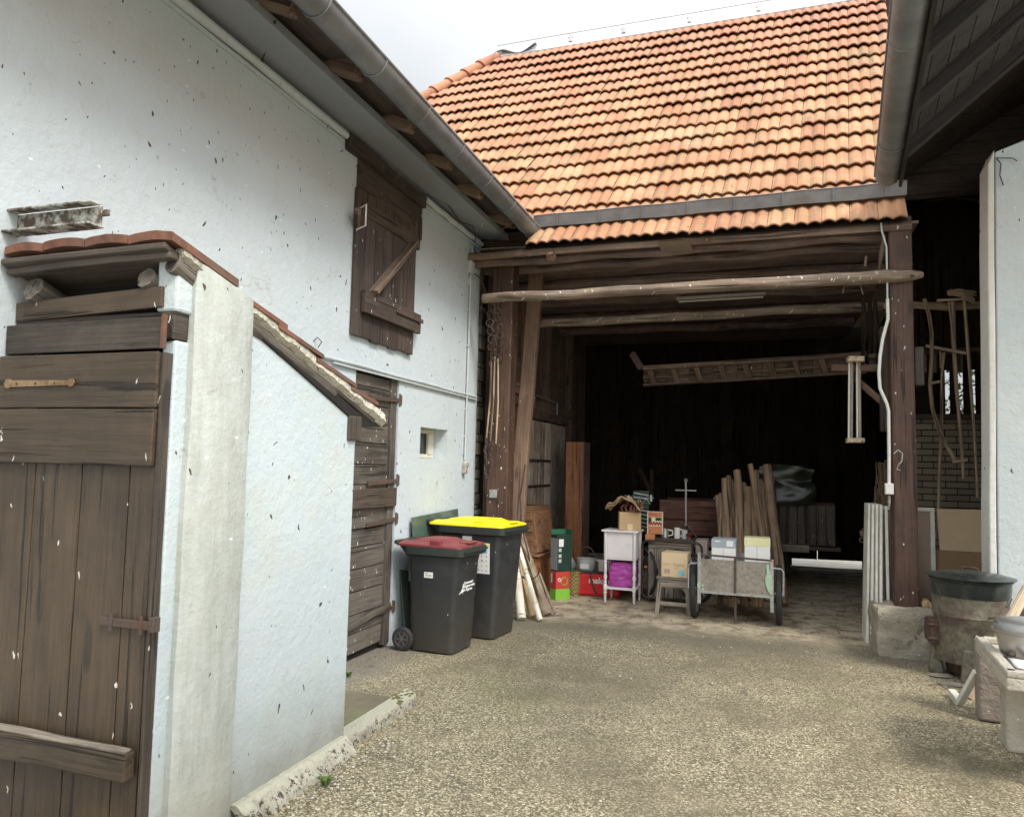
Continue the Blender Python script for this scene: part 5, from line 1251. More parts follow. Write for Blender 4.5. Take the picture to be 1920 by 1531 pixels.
# cardboard box with hangers and cloth on the stand
def cardbox(name,label,x,y,z,sx,sy,sz,ang,mt,group=None,cat='cardboard box'):
    t=thing(name,label,cat,(x,y,z),R_(ang),group)
    w=MB(); w.box(-sx/2,sx/2,-sy/2,sy/2,0,sz); w.build('box',mt,t,local=True,bevel=.004)
    w=MB(); w.box(-.03,.03,-sy/2-.0015,-sy/2,sz*.35 if False else .0,sz*.35); w.box(-.03,.03,-sy/2-.001,sy/2+.001,sz,sz+.0015); w.build('tape','card_pale',t,local=True)
    return t
b1=cardbox('cardboard_box','plain brown cardboard box with tan cloth heaped on it, on the white stand',-1.53,9.14,.859,.26,.24,.215,14,'card')
w=MB()
def clothf(u,v):
    x=-.25+.42*u; y=-.15+.30*v; z=.225-.9*abs(u-.52)**1.7*.46+.016*math.sin(u*17+v*5)+.02*mnoise.noise(Vector((u*5,v*5,0)))
    return Vector((-1.55+x,9.12+y,1.074+z-.05))
w.sheet(clothf,26,14); 
def clothf2(u,v):
    p=clothf(u,v); return p+Vector((.01,.0,-.014-.012*math.sin(u*9)))
w.sheet(clothf2,26,14); cl=w.build('foam_cloth','brown_cloth',None,smooth=True); tag(cl,'tan ragged foam cloth draped over the hangers on the cardboard box','cloth')
so_=cl.modifiers.new('thick','SOLIDIFY'); so_.thickness=.008
w=MB(); 
for k in range(5): w.tube([(-1.60+.05*k,9.05,1.08),(-1.62+.055*k,9.06,1.12+.02*(k%2)),(-1.58+.05*k,9.10,1.16)],.016,7,jit=.4)
for k in range(4): w.tube([(-1.50+.04*k,9.00,1.078),(-1.49+.04*k,9.02,1.15),(-1.46+.03*k,9.08,1.19)],.014,7,jit=.4)
tag(w.build('leather_scraps','brown_leather',smooth=True),'dark brown leather strips crumpled under the tan cloth','cloth')
hg_=thing('coat_hangers','bundle of dark clothes hangers with hooks poking up from the tan cloth','hangers',(-1.50,9.15,1.13))
for k in range(7):
    w=MB(); x=-1.62+.045*k; y=9.14+.01*k; w.tube([(x-.04,y,1.16),(x+.02,y,1.235),(x+.06,y,1.17)],.005,6); w.tube([(x+.02,y,1.235),(x+.02,y,1.26),(x+.04,y,1.275),(x+.045,y,1.255)],.0025,5); w.build('hanger','iron_dark' if k%2 else 'galv',hg_)
w=MB(); w.tube([(-1.66,9.15,1.24),(-1.25,9.25,1.245)],.004,5); w.build('hanger_rod','galv',hg_)
w=MB(); w.lathe([(0,0),(.022,0),(.022,.035),(0,.037)],(-1.545,9.12,1.235),14); tag(w.build('tin','alu',smooth=True),'small round silver tin on top of the hangers','tin')
# striped green cloth hanging behind
stp=thing('striped_cloth','dark green and white striped cloth hanging behind the cardboard box','cloth',(-1.33,9.5,.9))
w=MB()
a=ony(1190,925,9.5); b=ony(1216,1000,9.5)
w.box(a.x-.02,b.x,9.5,9.512,.80,1.32); w.build('cloth','green_dark',stp)
for k in range(9):
    z=.86+.05*k; s_=MB(); x0_,x1_=a.x-.01,b.x-.005
    s_.hexa([(x0_,9.492,z+.025),(x1_,9.492,z),(x1_,9.498,z),(x0_,9.498,z+.025),(x0_,9.492,z+.037),(x1_,9.492,z+.012),(x1_,9.498,z+.012),(x0_,9.498,z+.037)]); s_.build('stripe','green' if k in (5,6) else 'glass_plastic',stp)
w=MB(); p=ony(1221,935,9.5); w.box(p.x-.012,p.x+.012,9.49,9.51,p.z-.03,p.z+.05); w.build('clip','glass_plastic',stp)
# ------------------------------------------------------------------ picture carton, jugs on the rabbit-hutch cupboard
gb=thing('picture_carton','tall orange carton printed with a picture of red fruit','carton',(-1.20,9.35,.60))
y=9.30; a=ony(1214,958,y); b=ony(1243,958,y); zb=ony(1214,1000,y).z
w=MB(); w.box(a.x,b.x,y,y+.06,zb,a.z); w.build('box','orange_print',gb,bevel=.002)
w=MB(); 
for q in ((a.x-.001,a.x+.008,zb,a.z),(b.x-.008,b.x+.001,zb,a.z)): w.box(q[0],q[1],y-.003,y-.0005,q[2],q[3])
w.box(a.x+.008,b.x-.008,y-.003,y-.0005,a.z-.006,a.z); w.build('white_border','paper',gb)
hz=a.z-zb
w=MB(); w.box(a.x+.014,b.x-.014,y-.003,y-.0005,zb+hz*.35,zb+hz*.74); w.build('picture','lemon',gb)
w=MB(); w.box(a.x+.015,a.x+.05,y-.0055,y-.0035,zb+hz*.42,zb+hz*.73); w.box(a.x+.10,b.x-.015,y-.0055,y-.0035,zb+hz*.60,zb+hz*.73); w.build('picture_detail','green_dark',gb)
w=MB()
for k in range(9): c=(a.x+.03+.017*k,y-.004,zb+hz*(.44+.06*(k%2))); w.ball(c,.014,.003,.018,10)
w.build('fruit_picture','tomato',gb)
text('lettering','TOMATES',.022,'redbox',gb,world_matrix(gb).inverted()@face_m((a.x+.02,y-.004,zb+hz*.85),(1,0,0),(0,0,1)),.001)
w=MB(); w.box(a.x-.012,a.x+.10,y-.09,y-.005,zb-.075,zb+.0); tag(w.build('small_carton','orange_print',bevel=.003),'small salmon coloured carton standing in front of the tall fruit carton','carton')
# weathered board cupboard / hutch
hu=thing('plank_cupboard','low weathered plank cupboard with dark iron frame behind the stool','cupboard',(-.98,9.3,0))
a=ony(1216,1012,9.25); b=ony(1296,1014,9.25); b2=ony(1310,1020,9.25)
zt=.745; x0_,x1_=a.x,b.x
w=MB(); n=5
for k in range(n): 
    p=x0_+(x1_-x0_)*k/n; q=x0_+(x1_-x0_)*(k+1)/n; w.box(p+.003,q-.003,9.24+random.uniform(-.004,.004),9.26,.04,.64,seg=3)
w.build('door','grey_wood',hu,bevel=.003)
w=MB(); w.box(x0_,x1_,9.235,9.262,.645,.735,seg=3); w.build('top_rail','grey_wood',hu,bevel=.004)
w=MB(); w.box(x0_-.02,x1_+.03,9.22,9.62,.742,.765); w.build('top','dark_wood',hu,bevel=.004)
w=MB(); w.box(x0_,x0_+.02,9.262,9.6,.02,.74); w.box(x1_-.02,x1_,9.262,9.6,.02,.74); w.build('side','grey_wood',hu)
fy=9.18; w=MB(); xa_=ony(1204,1020,fy).x; xb_=ony(1316,1020,fy).x
def rrect(x0,x1,z0,z1,c,y): 
    pts=[]
    for (cx_,cz_,a0) in ((x0+c,z1-c,180),(x1-c,z1-c,90),(x1-c,z0+c,0),(x0+c,z0+c,-90)):
        for k in range(5):
            a=R_(a0-22.5*k); pts.append(Vector((cx_+c*math.cos(a),y,cz_+c*math.sin(a))))
    return pts+[pts[0]]
bf=MB(); bf.tube(rrect(xa_,xb_,.06,.735,.07,fy),.014,8); tg=bf.build('pipe_frame','iron_dark',None,smooth=True); tag(tg,'rounded dark pipe frame leaning against the plank cupboard','frame')
# things on top: kettles, mug, red lamp
def kettle(label,x,y,z,r,h,mt,side=1):
    t=thing('enamel_jug',label,'jug',(x,y,z)); w=MB(); w.lathe([(0,0),(r,0),(r*1.02,h*.5),(r*.9,h*.9),(r*.93,h),(r*.82,h),(r*.8,.01),(0,.01)],(0,0,0),20); w.build('body',mt,t,local=True,smooth=True)
    w=MB(); w.tube([(side*r*.9,0,h*.85),(side*(r+.045),0,h*.8),(side*(r+.05),0,h*.35),(side*r*.95,0,h*.2)],.009,8); w.build('handle','enamel',t,local=True,smooth=True); return t
p=ony(1246,1003,9.32); kettle('cream enamel jug with a white handle, left of the two on the cupboard',p.x,9.36,.766,.045,.11,'alu')
p=ony(1272,1003,9.32); kettle('tall white enamel jug, right of the two on the cupboard',p.x-.02,9.36,.766,.036,.125,'enamel')
p=ony(1283,1003,9.3); w=MB(); w.lathe([(0,0),(.035,0),(.035,.10),(.03,.105),(0,.105)],(p.x,9.34,.766),16); tag(w.build('glass_jar','glass_plastic',smooth=True),'small greyish jar right of the white enamel jug','jar')
p=ony(1292,1008,9.28); w=MB(); w.lathe([(0,0),(.02,0),(.016,.02),(.045,.06),(.04,.065),(0,.06)],(p.x,9.30,.766),16); tag(w.build('red_lamp','maroon',smooth=True),'small dark red bicycle lamp on the right end of the cupboard','lamp')
# white crate behind on right
w=MB(); p=ony(1318,1020,9.5); w.box(p.x-.09,p.x+.05,9.5,9.8,.3,.745); tag(w.build('pale_chest','pale_ink',bevel=.006),'pale lilac chest corner standing between the plank cupboard and the wagon','chest')
# bicycle behind (wheel seen between stand and cupboard, other wheel right)
bi=thing('bicycle','old black bicycle standing mostly hidden behind the plank cupboard','bicycle',(-.9,9.12,0))
def bwheel(c,r,ax):
    w=MB(); w.torus(c,r,.018,ax,40,8); wh=w.build('wheel','rubber',bi,smooth=True)
    w=MB(); w.torus(c,r-.028,.009,ax,40,6); w.build('rim','chrome',wh,smooth=True)
    w=MB(); a=Vector(ax).normalized(); u=a.cross(Vector((0,0,1))).normalized(); v=a.cross(u)
    for k in range(20):
        t=k*math.pi/10; w.tube([Vector(c),Vector(c)+u*((r-.03)*math.cos(t))+v*((r-.03)*math.sin(t))],.0018,4)
    w.lathe([(0,-.03),(.016,-.03),(.016,.03),(0,.03)],c,10,'y'); w.build('spokes','chrome',wh)
c1=ony(1206,1058,9.38); bwheel((c1.x+.0,9.38,.34),.30,(.78,.62,0)); c2=ony(1304,1080,9.15); bwheel((c2.x,9.13,.33),.27,(.6,.8,0))
w=MB(); w.tube([(c1.x,9.38,.34),(c1.x+.08,9.36,.72),(c1.x+.06,9.36,.80)],.014,8); w.tube([(c1.x+.08,9.36,.70),(c2.x-.1,9.2,.62),(c2.x,9.13,.33)],.014,8); w.build('frame','bicycle',bi,smooth=True)
w=MB(); w.torus(c1+Vector((0,0,.0)),.335,.010,(.78,.62,0),24,6,.35); w.build('mudguard','bicycle',bi,smooth=True)
p=ony(1211,1062,9.30); w=MB(); w.box(p.x-.02,p.x+.02,9.29,9.31,p.z-.012,p.z+.012); w.build('reflector','reflector',bi)
# ------------------------------------------------------------------ stool with box
st=thing('wooden_stool','worn grey wooden stool carrying the pale cardboard box','stool',(-.93,8.66,0),R_(-2))
w=MB(); 
for k in range(3): w.box(-.185,.185,-.16+.107*k,-.056+.107*k,.385,.41,seg=2)
w.build('seat','grey_wood',st,local=True,bevel=.005)
for sx_ in (-1,1):
    for sy_ in (-1,1):
        w=MB(); w.bar((sx_*.175,sy_*.145,0),(sx_*.145,sy_*.115,.385),.045,.045,(0,1,0),seg=3,jit=.002); w.build('leg','grey_wood',st,local=True,bevel=.004)
w=MB(); w.box(-.155,.155,-.14,-.12,.29,.38); w.build('apron','grey_wood',st,local=True,bevel=.003); w=MB(); w.box(-.155,.155,.12,.14,.29,.38); w.build('apron','grey_wood',st,local=True,bevel=.003)
for q in ((-.15,-.14,.15,-.14),(-.16,-.12,-.16,.12),(.16,-.12,.16,.12)):
    w=MB(); w.bar((q[0],q[1],.12),(q[2],q[3],.12),.03,.04); w.build('stretcher','grey_wood',st,local=True,bevel=.003)
sb=cardbox('cardboard_box','pale cardboard box with a light blue round sticker, on the stool',-.915,8.64,.412,.285,.26,.265,-3,'card_pale')
def st_text(s,x,z,size,mt,nm='lettering'): text(nm,s,size,mt,sb,face_m((x,-.1325,z),(1,0,0),(0,0,1)),.0008)
st_text('Tiraline',-.02,.125,.042,'pale_ink'); st_text('articles',-.01,.095,.018,'pale_ink'); st_text('QUALITE 24',-.125,.14,.016,'pale_ink'); st_text('00 18 52',-.125,.122,.013,'pale_ink')
w=MB(); w.prism([(.075+.034*math.cos(k*math.pi/10),-.1335,.05+.036*math.sin(k*math.pi/10)) for k in range(20)],(0,.001,0)); w.build('round_sticker','blue_dot',sb,local=True)
w=MB(); x=-.115
while x<-.045:
    a=random.uniform(.0015,.005); w.box(x,x+a,-.1332,-.1315,.04,.09); x+=a+random.uniform(.002,.004)
w.build('barcode','pale_ink',sb,local=True)
# ------------------------------------------------------------------ hand cart
hc=thing('hand_cart','two wheeled hand cart with grey sheet metal tailboard and green paint traces','hand cart',(-.23,8.6,0),R_(-1.5))
X0,X1=-.375,.315; YT=-.38
w=MB(); w.box(X0,X1,YT,YT+.012,.335,.665); w.build('tailboard','galv_mottle' if 'galv_mottle' in M else 'galv',hc,local=True)
M['galvm']=None
w=MB(); w.box(X0-.035,X0,YT-.012,YT+.02,.20,.725); w.build('corner_bar','galv',hc,local=True,bevel=.003)
w=MB(); w.box(X1,X1+.035,YT-.012,YT+.02,.17,.70); w.build('corner_bar','galv',hc,local=True,bevel=.003)
w=MB(); w.box(-.04,-.015,YT-.010,YT+.0,.33,.70); w.build('centre_bar','iron',hc,local=True)
w=MB(); w.box(X0,X1,YT-.008,YT+.012,.31,.335); w.build('bottom_rail','galv',hc,local=True)
w=MB(); w.tube([(X0-.01,YT-.005,.71),(X1+.01,YT-.005,.69)],.010,8); w.build('top_rail','iron',hc,local=True)
w=MB(); w.box(X0,X0+.012,YT+.012,.50,.335,.66); w.box(X1-.012,X1,YT+.012,.50,.335,.66); w.box(X0,X1,.49,.50,.335,.66); w.build('side_panel','galv',hc,local=True)
w=MB(); w.box(X0+.012,X1-.012,YT+.013,.49,.33,.345); w.build('floor','dark_wood',hc,local=True)
for sg,xx in ((-1,X0-.085),(1,X1+.085)):
    c=(xx,-.10,.31); w=MB()
    w.lathe([(.25,-.022),(.29,-.030),(.308,-.02),(.312,0),(.308,.02),(.29,.030),(.25,.022)],c,40,'x'); wh=w.build('wheel','rubber',hc,local=True,smooth=True)
    w=MB(); w.lathe([(.235,-.024),(.252,-.026),(.252,.026),(.235,.024)],c,40,'x'); w.lathe([(0,-.05),(.03,-.05),(.03,.05),(0,.05)],c,14,'x')
    for k in range(12):
        a=k*math.pi/6; w.tube([(xx,c[1]+.03*math.cos(a),.31+.03*math.sin(a)),(xx,c[1]+.24*math.cos(a),.31+.24*math.sin(a))],.004,5)
    w.build('rim','galv',wh,local=True,smooth=True)
    w=MB(); e=xx+sg*.045
    w.tube([(e-sg*.08,YT-.0,.36),(e,YT-.0,.355),(e+sg*.0,YT,.50),(e,YT,.58),(e-sg*.02,YT,.61),(e-sg*.10,YT,.615)],.009,8); w.build('side_hoop','galv',hc,local=True,smooth=True)
w=MB(); w.tube([(X0-.13,-.10,.31),(X1+.13,-.10,.31)],.014,8); w.build('axle','iron',hc,local=True)
w=MB(); w.tube([(-.03,YT+.05,.33),(-.03,YT+.05,.02)],.014,8); w.build('prop_leg','iron',hc,local=True)
w=MB()
random.seed(11)
pts=[(X1-.035,.645),(X1-.03,.56),(X1-.05,.50),(X1-.04,.44),(X1-.015,.37),(X1+.02,.345),(X1+.03,.40),(X1+.012,.45),(X1+.02,.52),(X1-.005,.60),(X1-.01,.65)]
w.prism([(x-.0,YT-.0135,z) for x,z in pts],(0,.001,0))
for k in range(8): 
    x=random.choice((X0-.02,X0+.02,X1+.01)); z=random.uniform(.33,.42); w.ball((x,YT-.013,z),.018,.0015,.01,7,.5)
w.build('green_paint','mintpaint' if 'mintpaint' in M else 'lemon',hc,local=True)
# boxes in the cart
def cartbox(label,x,y,z,sx,sy,sz,base,top,lid,ang):
    t=thing('file_box',label,'file box',(x,y,z),R_(ang),'white boxes riding in the hand cart'); w=MB(); w.box(-sx/2,sx/2,-sy/2,sy/2,0,sz-lid); w.build('box',base,t,local=True,bevel=.003)
    w=MB(); w.box(-sx/2-.003,sx/2+.003,-sy/2-.003,sy/2+.003,sz-lid,sz); l=w.build('lid',top,t,local=True,bevel=.003)
    w=MB(); w.box(-.002,.001,-sy/2-.0045,-sy/2+.0,0.02,sz-lid-.004); w.build('seam','greybox',t,local=True); return t,l
t,l=cartbox('white box with a grey printed lid, left one in the hand cart',-.385,8.47,.50,.245,.25,.37,'paper','greybox',.09,-3)
w=MB(); w.box(.03,.10,-.1305,-.1285,.295,.355); w.box(-.09,-.03,-.1305,-.1285,.34,.352); w.build('label','paper',t,local=True)
t,l=cartbox('white box with a pale yellow lid, right one in the hand cart',-.05,8.47,.50,.255,.25,.40,'paper','lemon',.085,0)
w=MB(); w.box(-.54,-.26,8.30,8.52,.47,.50 ); tag(w.build('paper_stack','lemon',bevel=.003),'cream packet lying under the left white box in the cart','packet')
w=MB(); w.box(-.18,.085,8.26,8.52,.47,.50); tag(w.build('paper_stack','pink',bevel=.003),'pale pink packet lying under the right white box in the cart','packet')
# ------------------------------------------------------------------ wagon with boards, tarp
wg=thing('farm_wagon','old farm wagon with dark red side boards behind the poles','wagon',(-.6,11.4,0))
a=ony(1237,937,11.0); b=ony(1352,940,11.0)
for k,(z0,z1) in enumerate(((.90,1.16),(.66,.89))):
    w=MB(); w.box(a.x,.15,10.98,11.01,z0,z1,seg=5,jit=.004); w.build('side_board','reddark',wg,bevel=.004)
w=MB(); w.box(a.x,1.0,10.99,11.5,.55,.60); w.build('floor','dark_wood',wg)
w=MB(); w.box(a.x+.25,.6,10.93,10.98,.52,.63,seg=4); w.build('chassis_beam','grey_wood',wg,bevel=.005)
w=MB(); 
for k in range(6): w.box(.22+.12*k,.33+.12*k,10.98,11.0,.62,1.16)
w.build('rear_boards','dark_wood',wg,bevel=.003)
w=MB(); w.box(a.x,1.0,11.9,11.93,.60,1.16); w.build('side_board','reddark',wg)
for x in (-1.1,.05):
    w=MB(); w.torus((x,11.2,.32),.28,.04,(0,1,0),28,8); wh=w.build('wheel','rubber',wg,smooth=True); w=MB(); w.lathe([(0,-.03),(.24,-.03),(.25,0),(.24,.03),(0,.03)],(x,11.2,.32),24,'y'); w.build('hub','iron_dark',wh,smooth=True)
w=MB(); c=ony(1470,935,11.3); bagf(w,(c.x+.02,11.35,1.42),.38,.42,.27,.12,1.6); tag(w.build('tarpaulin','tarp',smooth=True),'glossy dark green tarpaulin bundled over the load of the wagon','tarpaulin')
w=MB(); p=ony(1338,933,10.9); w.bar(p,p+Vector((.08,0,-.03)),.05,.03); tag(w.build('wood_offcut','pale_wood'),'short pale wood offcut lying on the wagon side board','wood')
w=MB(); w.tube([ony(1200,880,10.6),ony(1221,925,10.5),ony(1224,985,10.4)],[.03,.035,.04],8); w.tube([ony(1222,925,10.5),ony(1222,880,10.5)],.025,8); tag(w.build('forked_branch','inner',smooth=True),'dark forked branch standing behind the striped cloth','branch')
# umbrella like stand : tall threaded rod with cross bar and tripod feet
cs=thing('cross_stand','thin metal stand with a crossbar near its tip on splayed feet','stand',tuple(ony(1286,995,9.45)))
w=MB(); T=ony(1286,902,9.45); Bm=ony(1286,985,9.45); w.tube([Bm,T],.011,8); w.torus(T+Vector((0,0,.015)),.015,.005,(0,1,0),12,5); w.build('rod','galv',cs,smooth=True)
w=MB(); p=ony(1286,919,9.44); w.tube([p-Vector((.125,0,0)),p+Vector((.125,0,0))],.009,8); w.build('crossbar','galv',cs)
for dx,dy in ((-.24,0),(.14,-.05),(.02,.15)):
    w=MB(); w.tube([Bm+Vector((0,0,.04)),Vector((Bm.x+dx,9.45+dy,.772))],.009,6); w.build('leg','iron',cs)
# ------------------------------------------------------------------ leaning poles
tops=[(1346,929,1352,.030),(1352,925,1362,.026),(1359,897,1366,.040),(1366,892,1376,.034),(1371.5,899,1384,.030),(1382,882,1393,.050),(1390,914,1398,.030),(1400,914,1406,.058),(1409.5,913,1419,.040),(1406,870,1448,.036),(1417,882,1440,.036),(1437,873,1468,.058),(1448,897,1449,.028),(1452,919,1458,.026),(1424,900,1436,.034),(1376,905,1387,.032),(1395,905,1412,.034),(1430,905,1452,.034)]
lab=['short dark pole at the left end of the leaning poles','thin pole second from the left end of the leaning poles','long brown pole, third from the left of the leaning poles','slender pole with its tip among the left group, fourth from left','thin pole just left of the thick orange-brown pole','thick orange brown pole reaching well above its neighbours','thin pole squeezed just right of the thick orange brown pole','broad short pole with a flat sawn top in the middle','medium pole right of the broad flat topped one','dark pole leaning to the left whose tip is the highest of all','dark pole leaning beside the highest pole, a little shorter','thick lichened pole on the right, its foot standing furthest right','thin pole standing just behind the thick lichened pole','shortest thin pole at the right end of the leaning poles','plain pole between the dark leaning poles and the thick lichened one','thin pole tucked between the left group and the thick orange brown pole','medium pole half hidden left of the broad flat topped one','pole wedged directly against the left side of the thick lichened pole']
for (px,py,bx,r_),lb in zip(tops,lab):
    yt=10.55; bpt=onz(bx,1133 if bx==1468 else 1128,0.02)
    tp=ony(px,py,yt); w=MB(); n=10
    if bx not in (1468,): bpt=Vector((onz(bx,1126).x,9.95+random.uniform(-.1,.15),.01))
    w.tube([bpt.lerp(tp,k/n)+Vector((.008*math.sin(k+px),0,0)) for k in range(n+1)],[r_*1.2*(1-.18*k/n) for k in range(n+1)],10,jit=.12)
    tag(w.build('wooden_pole','pole_wood',smooth=True),lb,'pole','poles leaning on the wagon')
w=MB(); a_=ony(1344,1018,9.5); w.tube([ony(1352,945,10.4),Vector((ony(1344,1018,9.7).x,9.7,.0))],.012,6); tag(w.build('thin_rod','tool_wood'),'very thin pale rod leaning left of all the poles','rod')
for i,(px,r_,mt,lb) in enumerate(((1372,.055,'split','sawn log round lying left under the hand cart'),(1396,.05,'pole_wood','upright log stump in the middle behind the cart wheels'),(1420,.075,'split','thickest log round under the right of the hand cart'),(1350,.04,'bark','small dark log round left of the others under the cart'))):
    p=onz(px,1136); w=MB(); w.tube([(p.x,p.y,.0),(p.x,p.y,.11)],r_,12,jit=.15); tag(w.build('log_round',mt,bevel=.004),lb,'log','log rounds under the hand cart')
# ------------------------------------------------------------------ hanging racks by the right post
for i,(px,lb) in enumerate(((1596,'left one of the two narrow pale frames hanging from the bracket arm'),(1610,'right one of the two narrow pale frames hanging from the bracket arm'))):
    t=thing('narrow_rack',lb,'rack',tuple(ony(px,680,8.05)),0,'narrow frames hanging from the bracket')
    a=ony(px,676+i*0,8.05); b=ony(px+(-1 if i==0 else 1),826,8.02)
    w=MB(); w.bar(a,b,.028,.11,(0,1,0)); w.build('stile','grey_wood',t,bevel=.004)
    w=MB(); w.bar(a-Vector((.022,.03,0)),b-Vector((.022,.03,0)),.012,.05,(0,1,0)); w.build('edge_strip','cream',t,bevel=.002)
    w=MB(); w.box(b.x-.04,b.x+.04,7.93,8.10,b.z-.02,b.z+.025); w.build('foot','pale_wood',t,bevel=.005)
    w=MB(); w.box(a.x-.04,a.x+.04,7.93,8.12,a.z-.02,a.z+.03); w.build('head','pale_wood',t,bevel=.005)
# hay / twine bundle hanging right inside the barn
hy_=MB(); random.seed(3)
for k in range(1100):
    z=random.uniform(.28,1.75); t=(z-.28)/1.5; x=1.17-.10*(1-t)+random.gauss(.06,.035); y=8.55+random.gauss(0,.06)
    hy_.tube([(x,y,z),(x+random.gauss(0,.03),y+random.gauss(0,.02),z-random.uniform(.1,.3))],.004,3)
tag(hy_.build('twine_bundle','hay'),'shaggy bundle of brown baler twine hanging beside the white shutters','twine',kind='stuff')
w=MB(); w.ball(ony(1617,1000,8.4),.03,.03,.03,8,.5); w.torus(ony(1616,1012,8.4),.02,.006,(0,1,0),12,6); w.torus(ony(1620,994,8.4),.018,.006,(0.4,1,0),12,6); tag(w.build('rope_knot','rope'),'small knotted rope end hanging at the left edge of the twine bundle','rope')
# white louvred shutters leaning against footing
wsx=thing('white_panels','stack of narrow white grooved panels leaning on the post footing','panel stack',(1.0,7.8,0))
for k in range(4):
    x0_=.93+.027*k; w=MB(); y0_=8.02-.10*k*.6
    xb=.930+.030*k; xt_=.975+.028*k
    w.hexa([(xb,7.93-.07*k,.0),(xb+.022,7.925-.07*k,0),(xb+.022,8.25,0),(xb,8.25,0),(xt_,8.02-.05*k,1.31),(xt_+.022,8.015-.05*k,1.31),(xt_+.022,8.3,1.31),(xt_,8.3,1.31)]); w.build('panel','cream',wsx,bevel=.004)
w=MB(); w.hexa([(1.095,7.80,.43),(1.12,7.80,.43),(1.12,7.83,.43),(1.095,7.83,.43),(1.10,7.87,1.30),(1.125,7.87,1.30),(1.125,7.90,1.30),(1.10,7.90,1.30)]); w.build('edge_strip','cream',wsx,bevel=.003)
# framed board behind the post
fb=thing('framed_board','cream framed brown board leaning upright behind the right post','board',(1.4,8.1,.0))
fy=8.08; A=ony(1648,948,fy); Bq=ony(1752,950,fy); 
w=MB(); w.box(A.x+.04,Bq.x-.0,fy+.01,fy+.02,.0,A.z-.02); w.build('panel','panel',fb)
w=MB(); w.box(A.x,Bq.x,fy-.01,fy+.012,A.z-.035,A.z); w.build('top_rail','cream',fb,bevel=.004)
for x in (A.x+.02,Bq.x-.02):
    w=MB(); w.box(x-.02,x+.02,fy-.01,fy+.012,0,A.z-.036); w.build('stile','cream',fb,bevel=.004)
# cardboard sheets
p0=ony(1752,953,8.45); 
cs1=MB()
def cf(u,v):
    x=1.50+.62*u; y=8.0+.10*v+.012*math.sin(u*3); z=.0+v*1.19
    return Vector((x,y+.02*math.sin(v*6),z))
p1_=ony(1762,1032,8.2); zf=ony(1800,1033,8.2).z; zt_=ony(1800,955,8.3).z
cs1=MB(); cs1.box(p1_.x-.05,2.16,8.2,8.206,.02,zf-.004); tag(cs1.build('cardboard_sheet','card_dark',bevel=.002),'lower folded cardboard sheet behind the cooker','cardboard')
cs1=MB(); cs1.hexa([(p1_.x,8.20,zf),(2.17,8.20,zf),(2.17,8.208,zf),(p1_.x,8.208,zf),(p1_.x-.0,8.30,zt_),(2.17,8.30,zt_+.01),(2.17,8.308,zt_+.01),(p1_.x,8.308,zt_)]); tag(cs1.build('cardboard_sheet','card_pale',bevel=.002),'upper wide cardboard sheet leaning below the brick wall','cardboard')
# ------------------------------------------------------------------ hay forks, rakes, scythes on the hanging rail
def pole3(mb,pts,r,y=8.4,n=8): mb.tube([ony(a,b,y) for a,b in pts],r,n,jit=.08)
gt='tools hanging in the right bay'
t=thing('scythe_handle','curved scythe handle with two wooden grips, leftmost hanging tool','scythe',tuple(ony(1735,560,8.35)),0,gt)
w=MB(); pole3(w,[(1733,560),(1742,590),(1747,625),(1747,670),(1744,720),(1748,765),(1762,810),(1778,840),(1791,862)],[.018]*9,8.35); w.build('handle','tool_wood',t,smooth=True)
w=MB(); pole3(w,[(1742,719),(1762,715)],.014,8.32); w.build('grip','tool_wood',t)
w=MB(); pole3(w,[(1786,866),(1814,862)],.014,8.32); w.build('grip','tool_wood',t)
t=thing('hay_rake','wooden rake with slanting pale head, hanging just right of the scythe handle','rake',tuple(ony(1766,660,8.38)),0,gt)
w=MB(); pole3(w,[(1768,662),(1766,720),(1765,800),(1762,870),(1761,930),(1757,1005)],.015,8.4); w.build('handle','tool_wood',t,smooth=True)
w=MB(); pole3(w,[(1736,648),(1811,662)],.016,8.36); w.build('head','pale_wood',t)
w=MB(); pole3(w,[(1763,658),(1764,690)],.009,8.39); pole3(w,[(1771,660),(1767,695)],.009,8.39); w.build('brace','tool_wood',t)
for k in range(8):
    pass
t=thing('hay_rake','long rake with a flat wooden head held high, middle of the hanging tools','rake',tuple(ony(1785,565,8.42)),0,gt)
w=MB(); pole3(w,[(1786,566),(1788,640),(1793,720),(1799,790),(1804,850),(1807,897)],[.024,.022,.018,.016,.015,.014],8.42); w.build('handle','tool_wood',t,smooth=True)
w=MB(); pole3(w,[(1757,563),(1820,560)],.015,8.38); w.build('head','pale_wood',t)
w=MB(); pole3(w,[(1779,565),(1788,640)],.010,8.40); w.build('brace','tool_wood',t)
t=thing('birch_broom','broom with splayed dry twig head up, rightmost hanging tool','broom',tuple(ony(1810,560,8.36)),0,gt)
w=MB(); pole3(w,[(1808,560),(1814,640),(1820,720),(1826,810),(1830,880),(1833,932)],.015,8.36); w.build('handle','tool_wood',t,smooth=True)
w=MB(); 
for k in range(22):
    a=(1775+random.uniform(0,14),546+random.uniform(-3,8)); b=(1815+random.uniform(0,16),552+random.uniform(-8,18)); w.tube([ony(a[0],a[1],8.34),ony((a[0]+b[0])/2,(a[1]+b[1])/2-4,8.30),ony(b[0],b[1],8.32)],.006,4)
w.build('twigs','tool_wood',t)
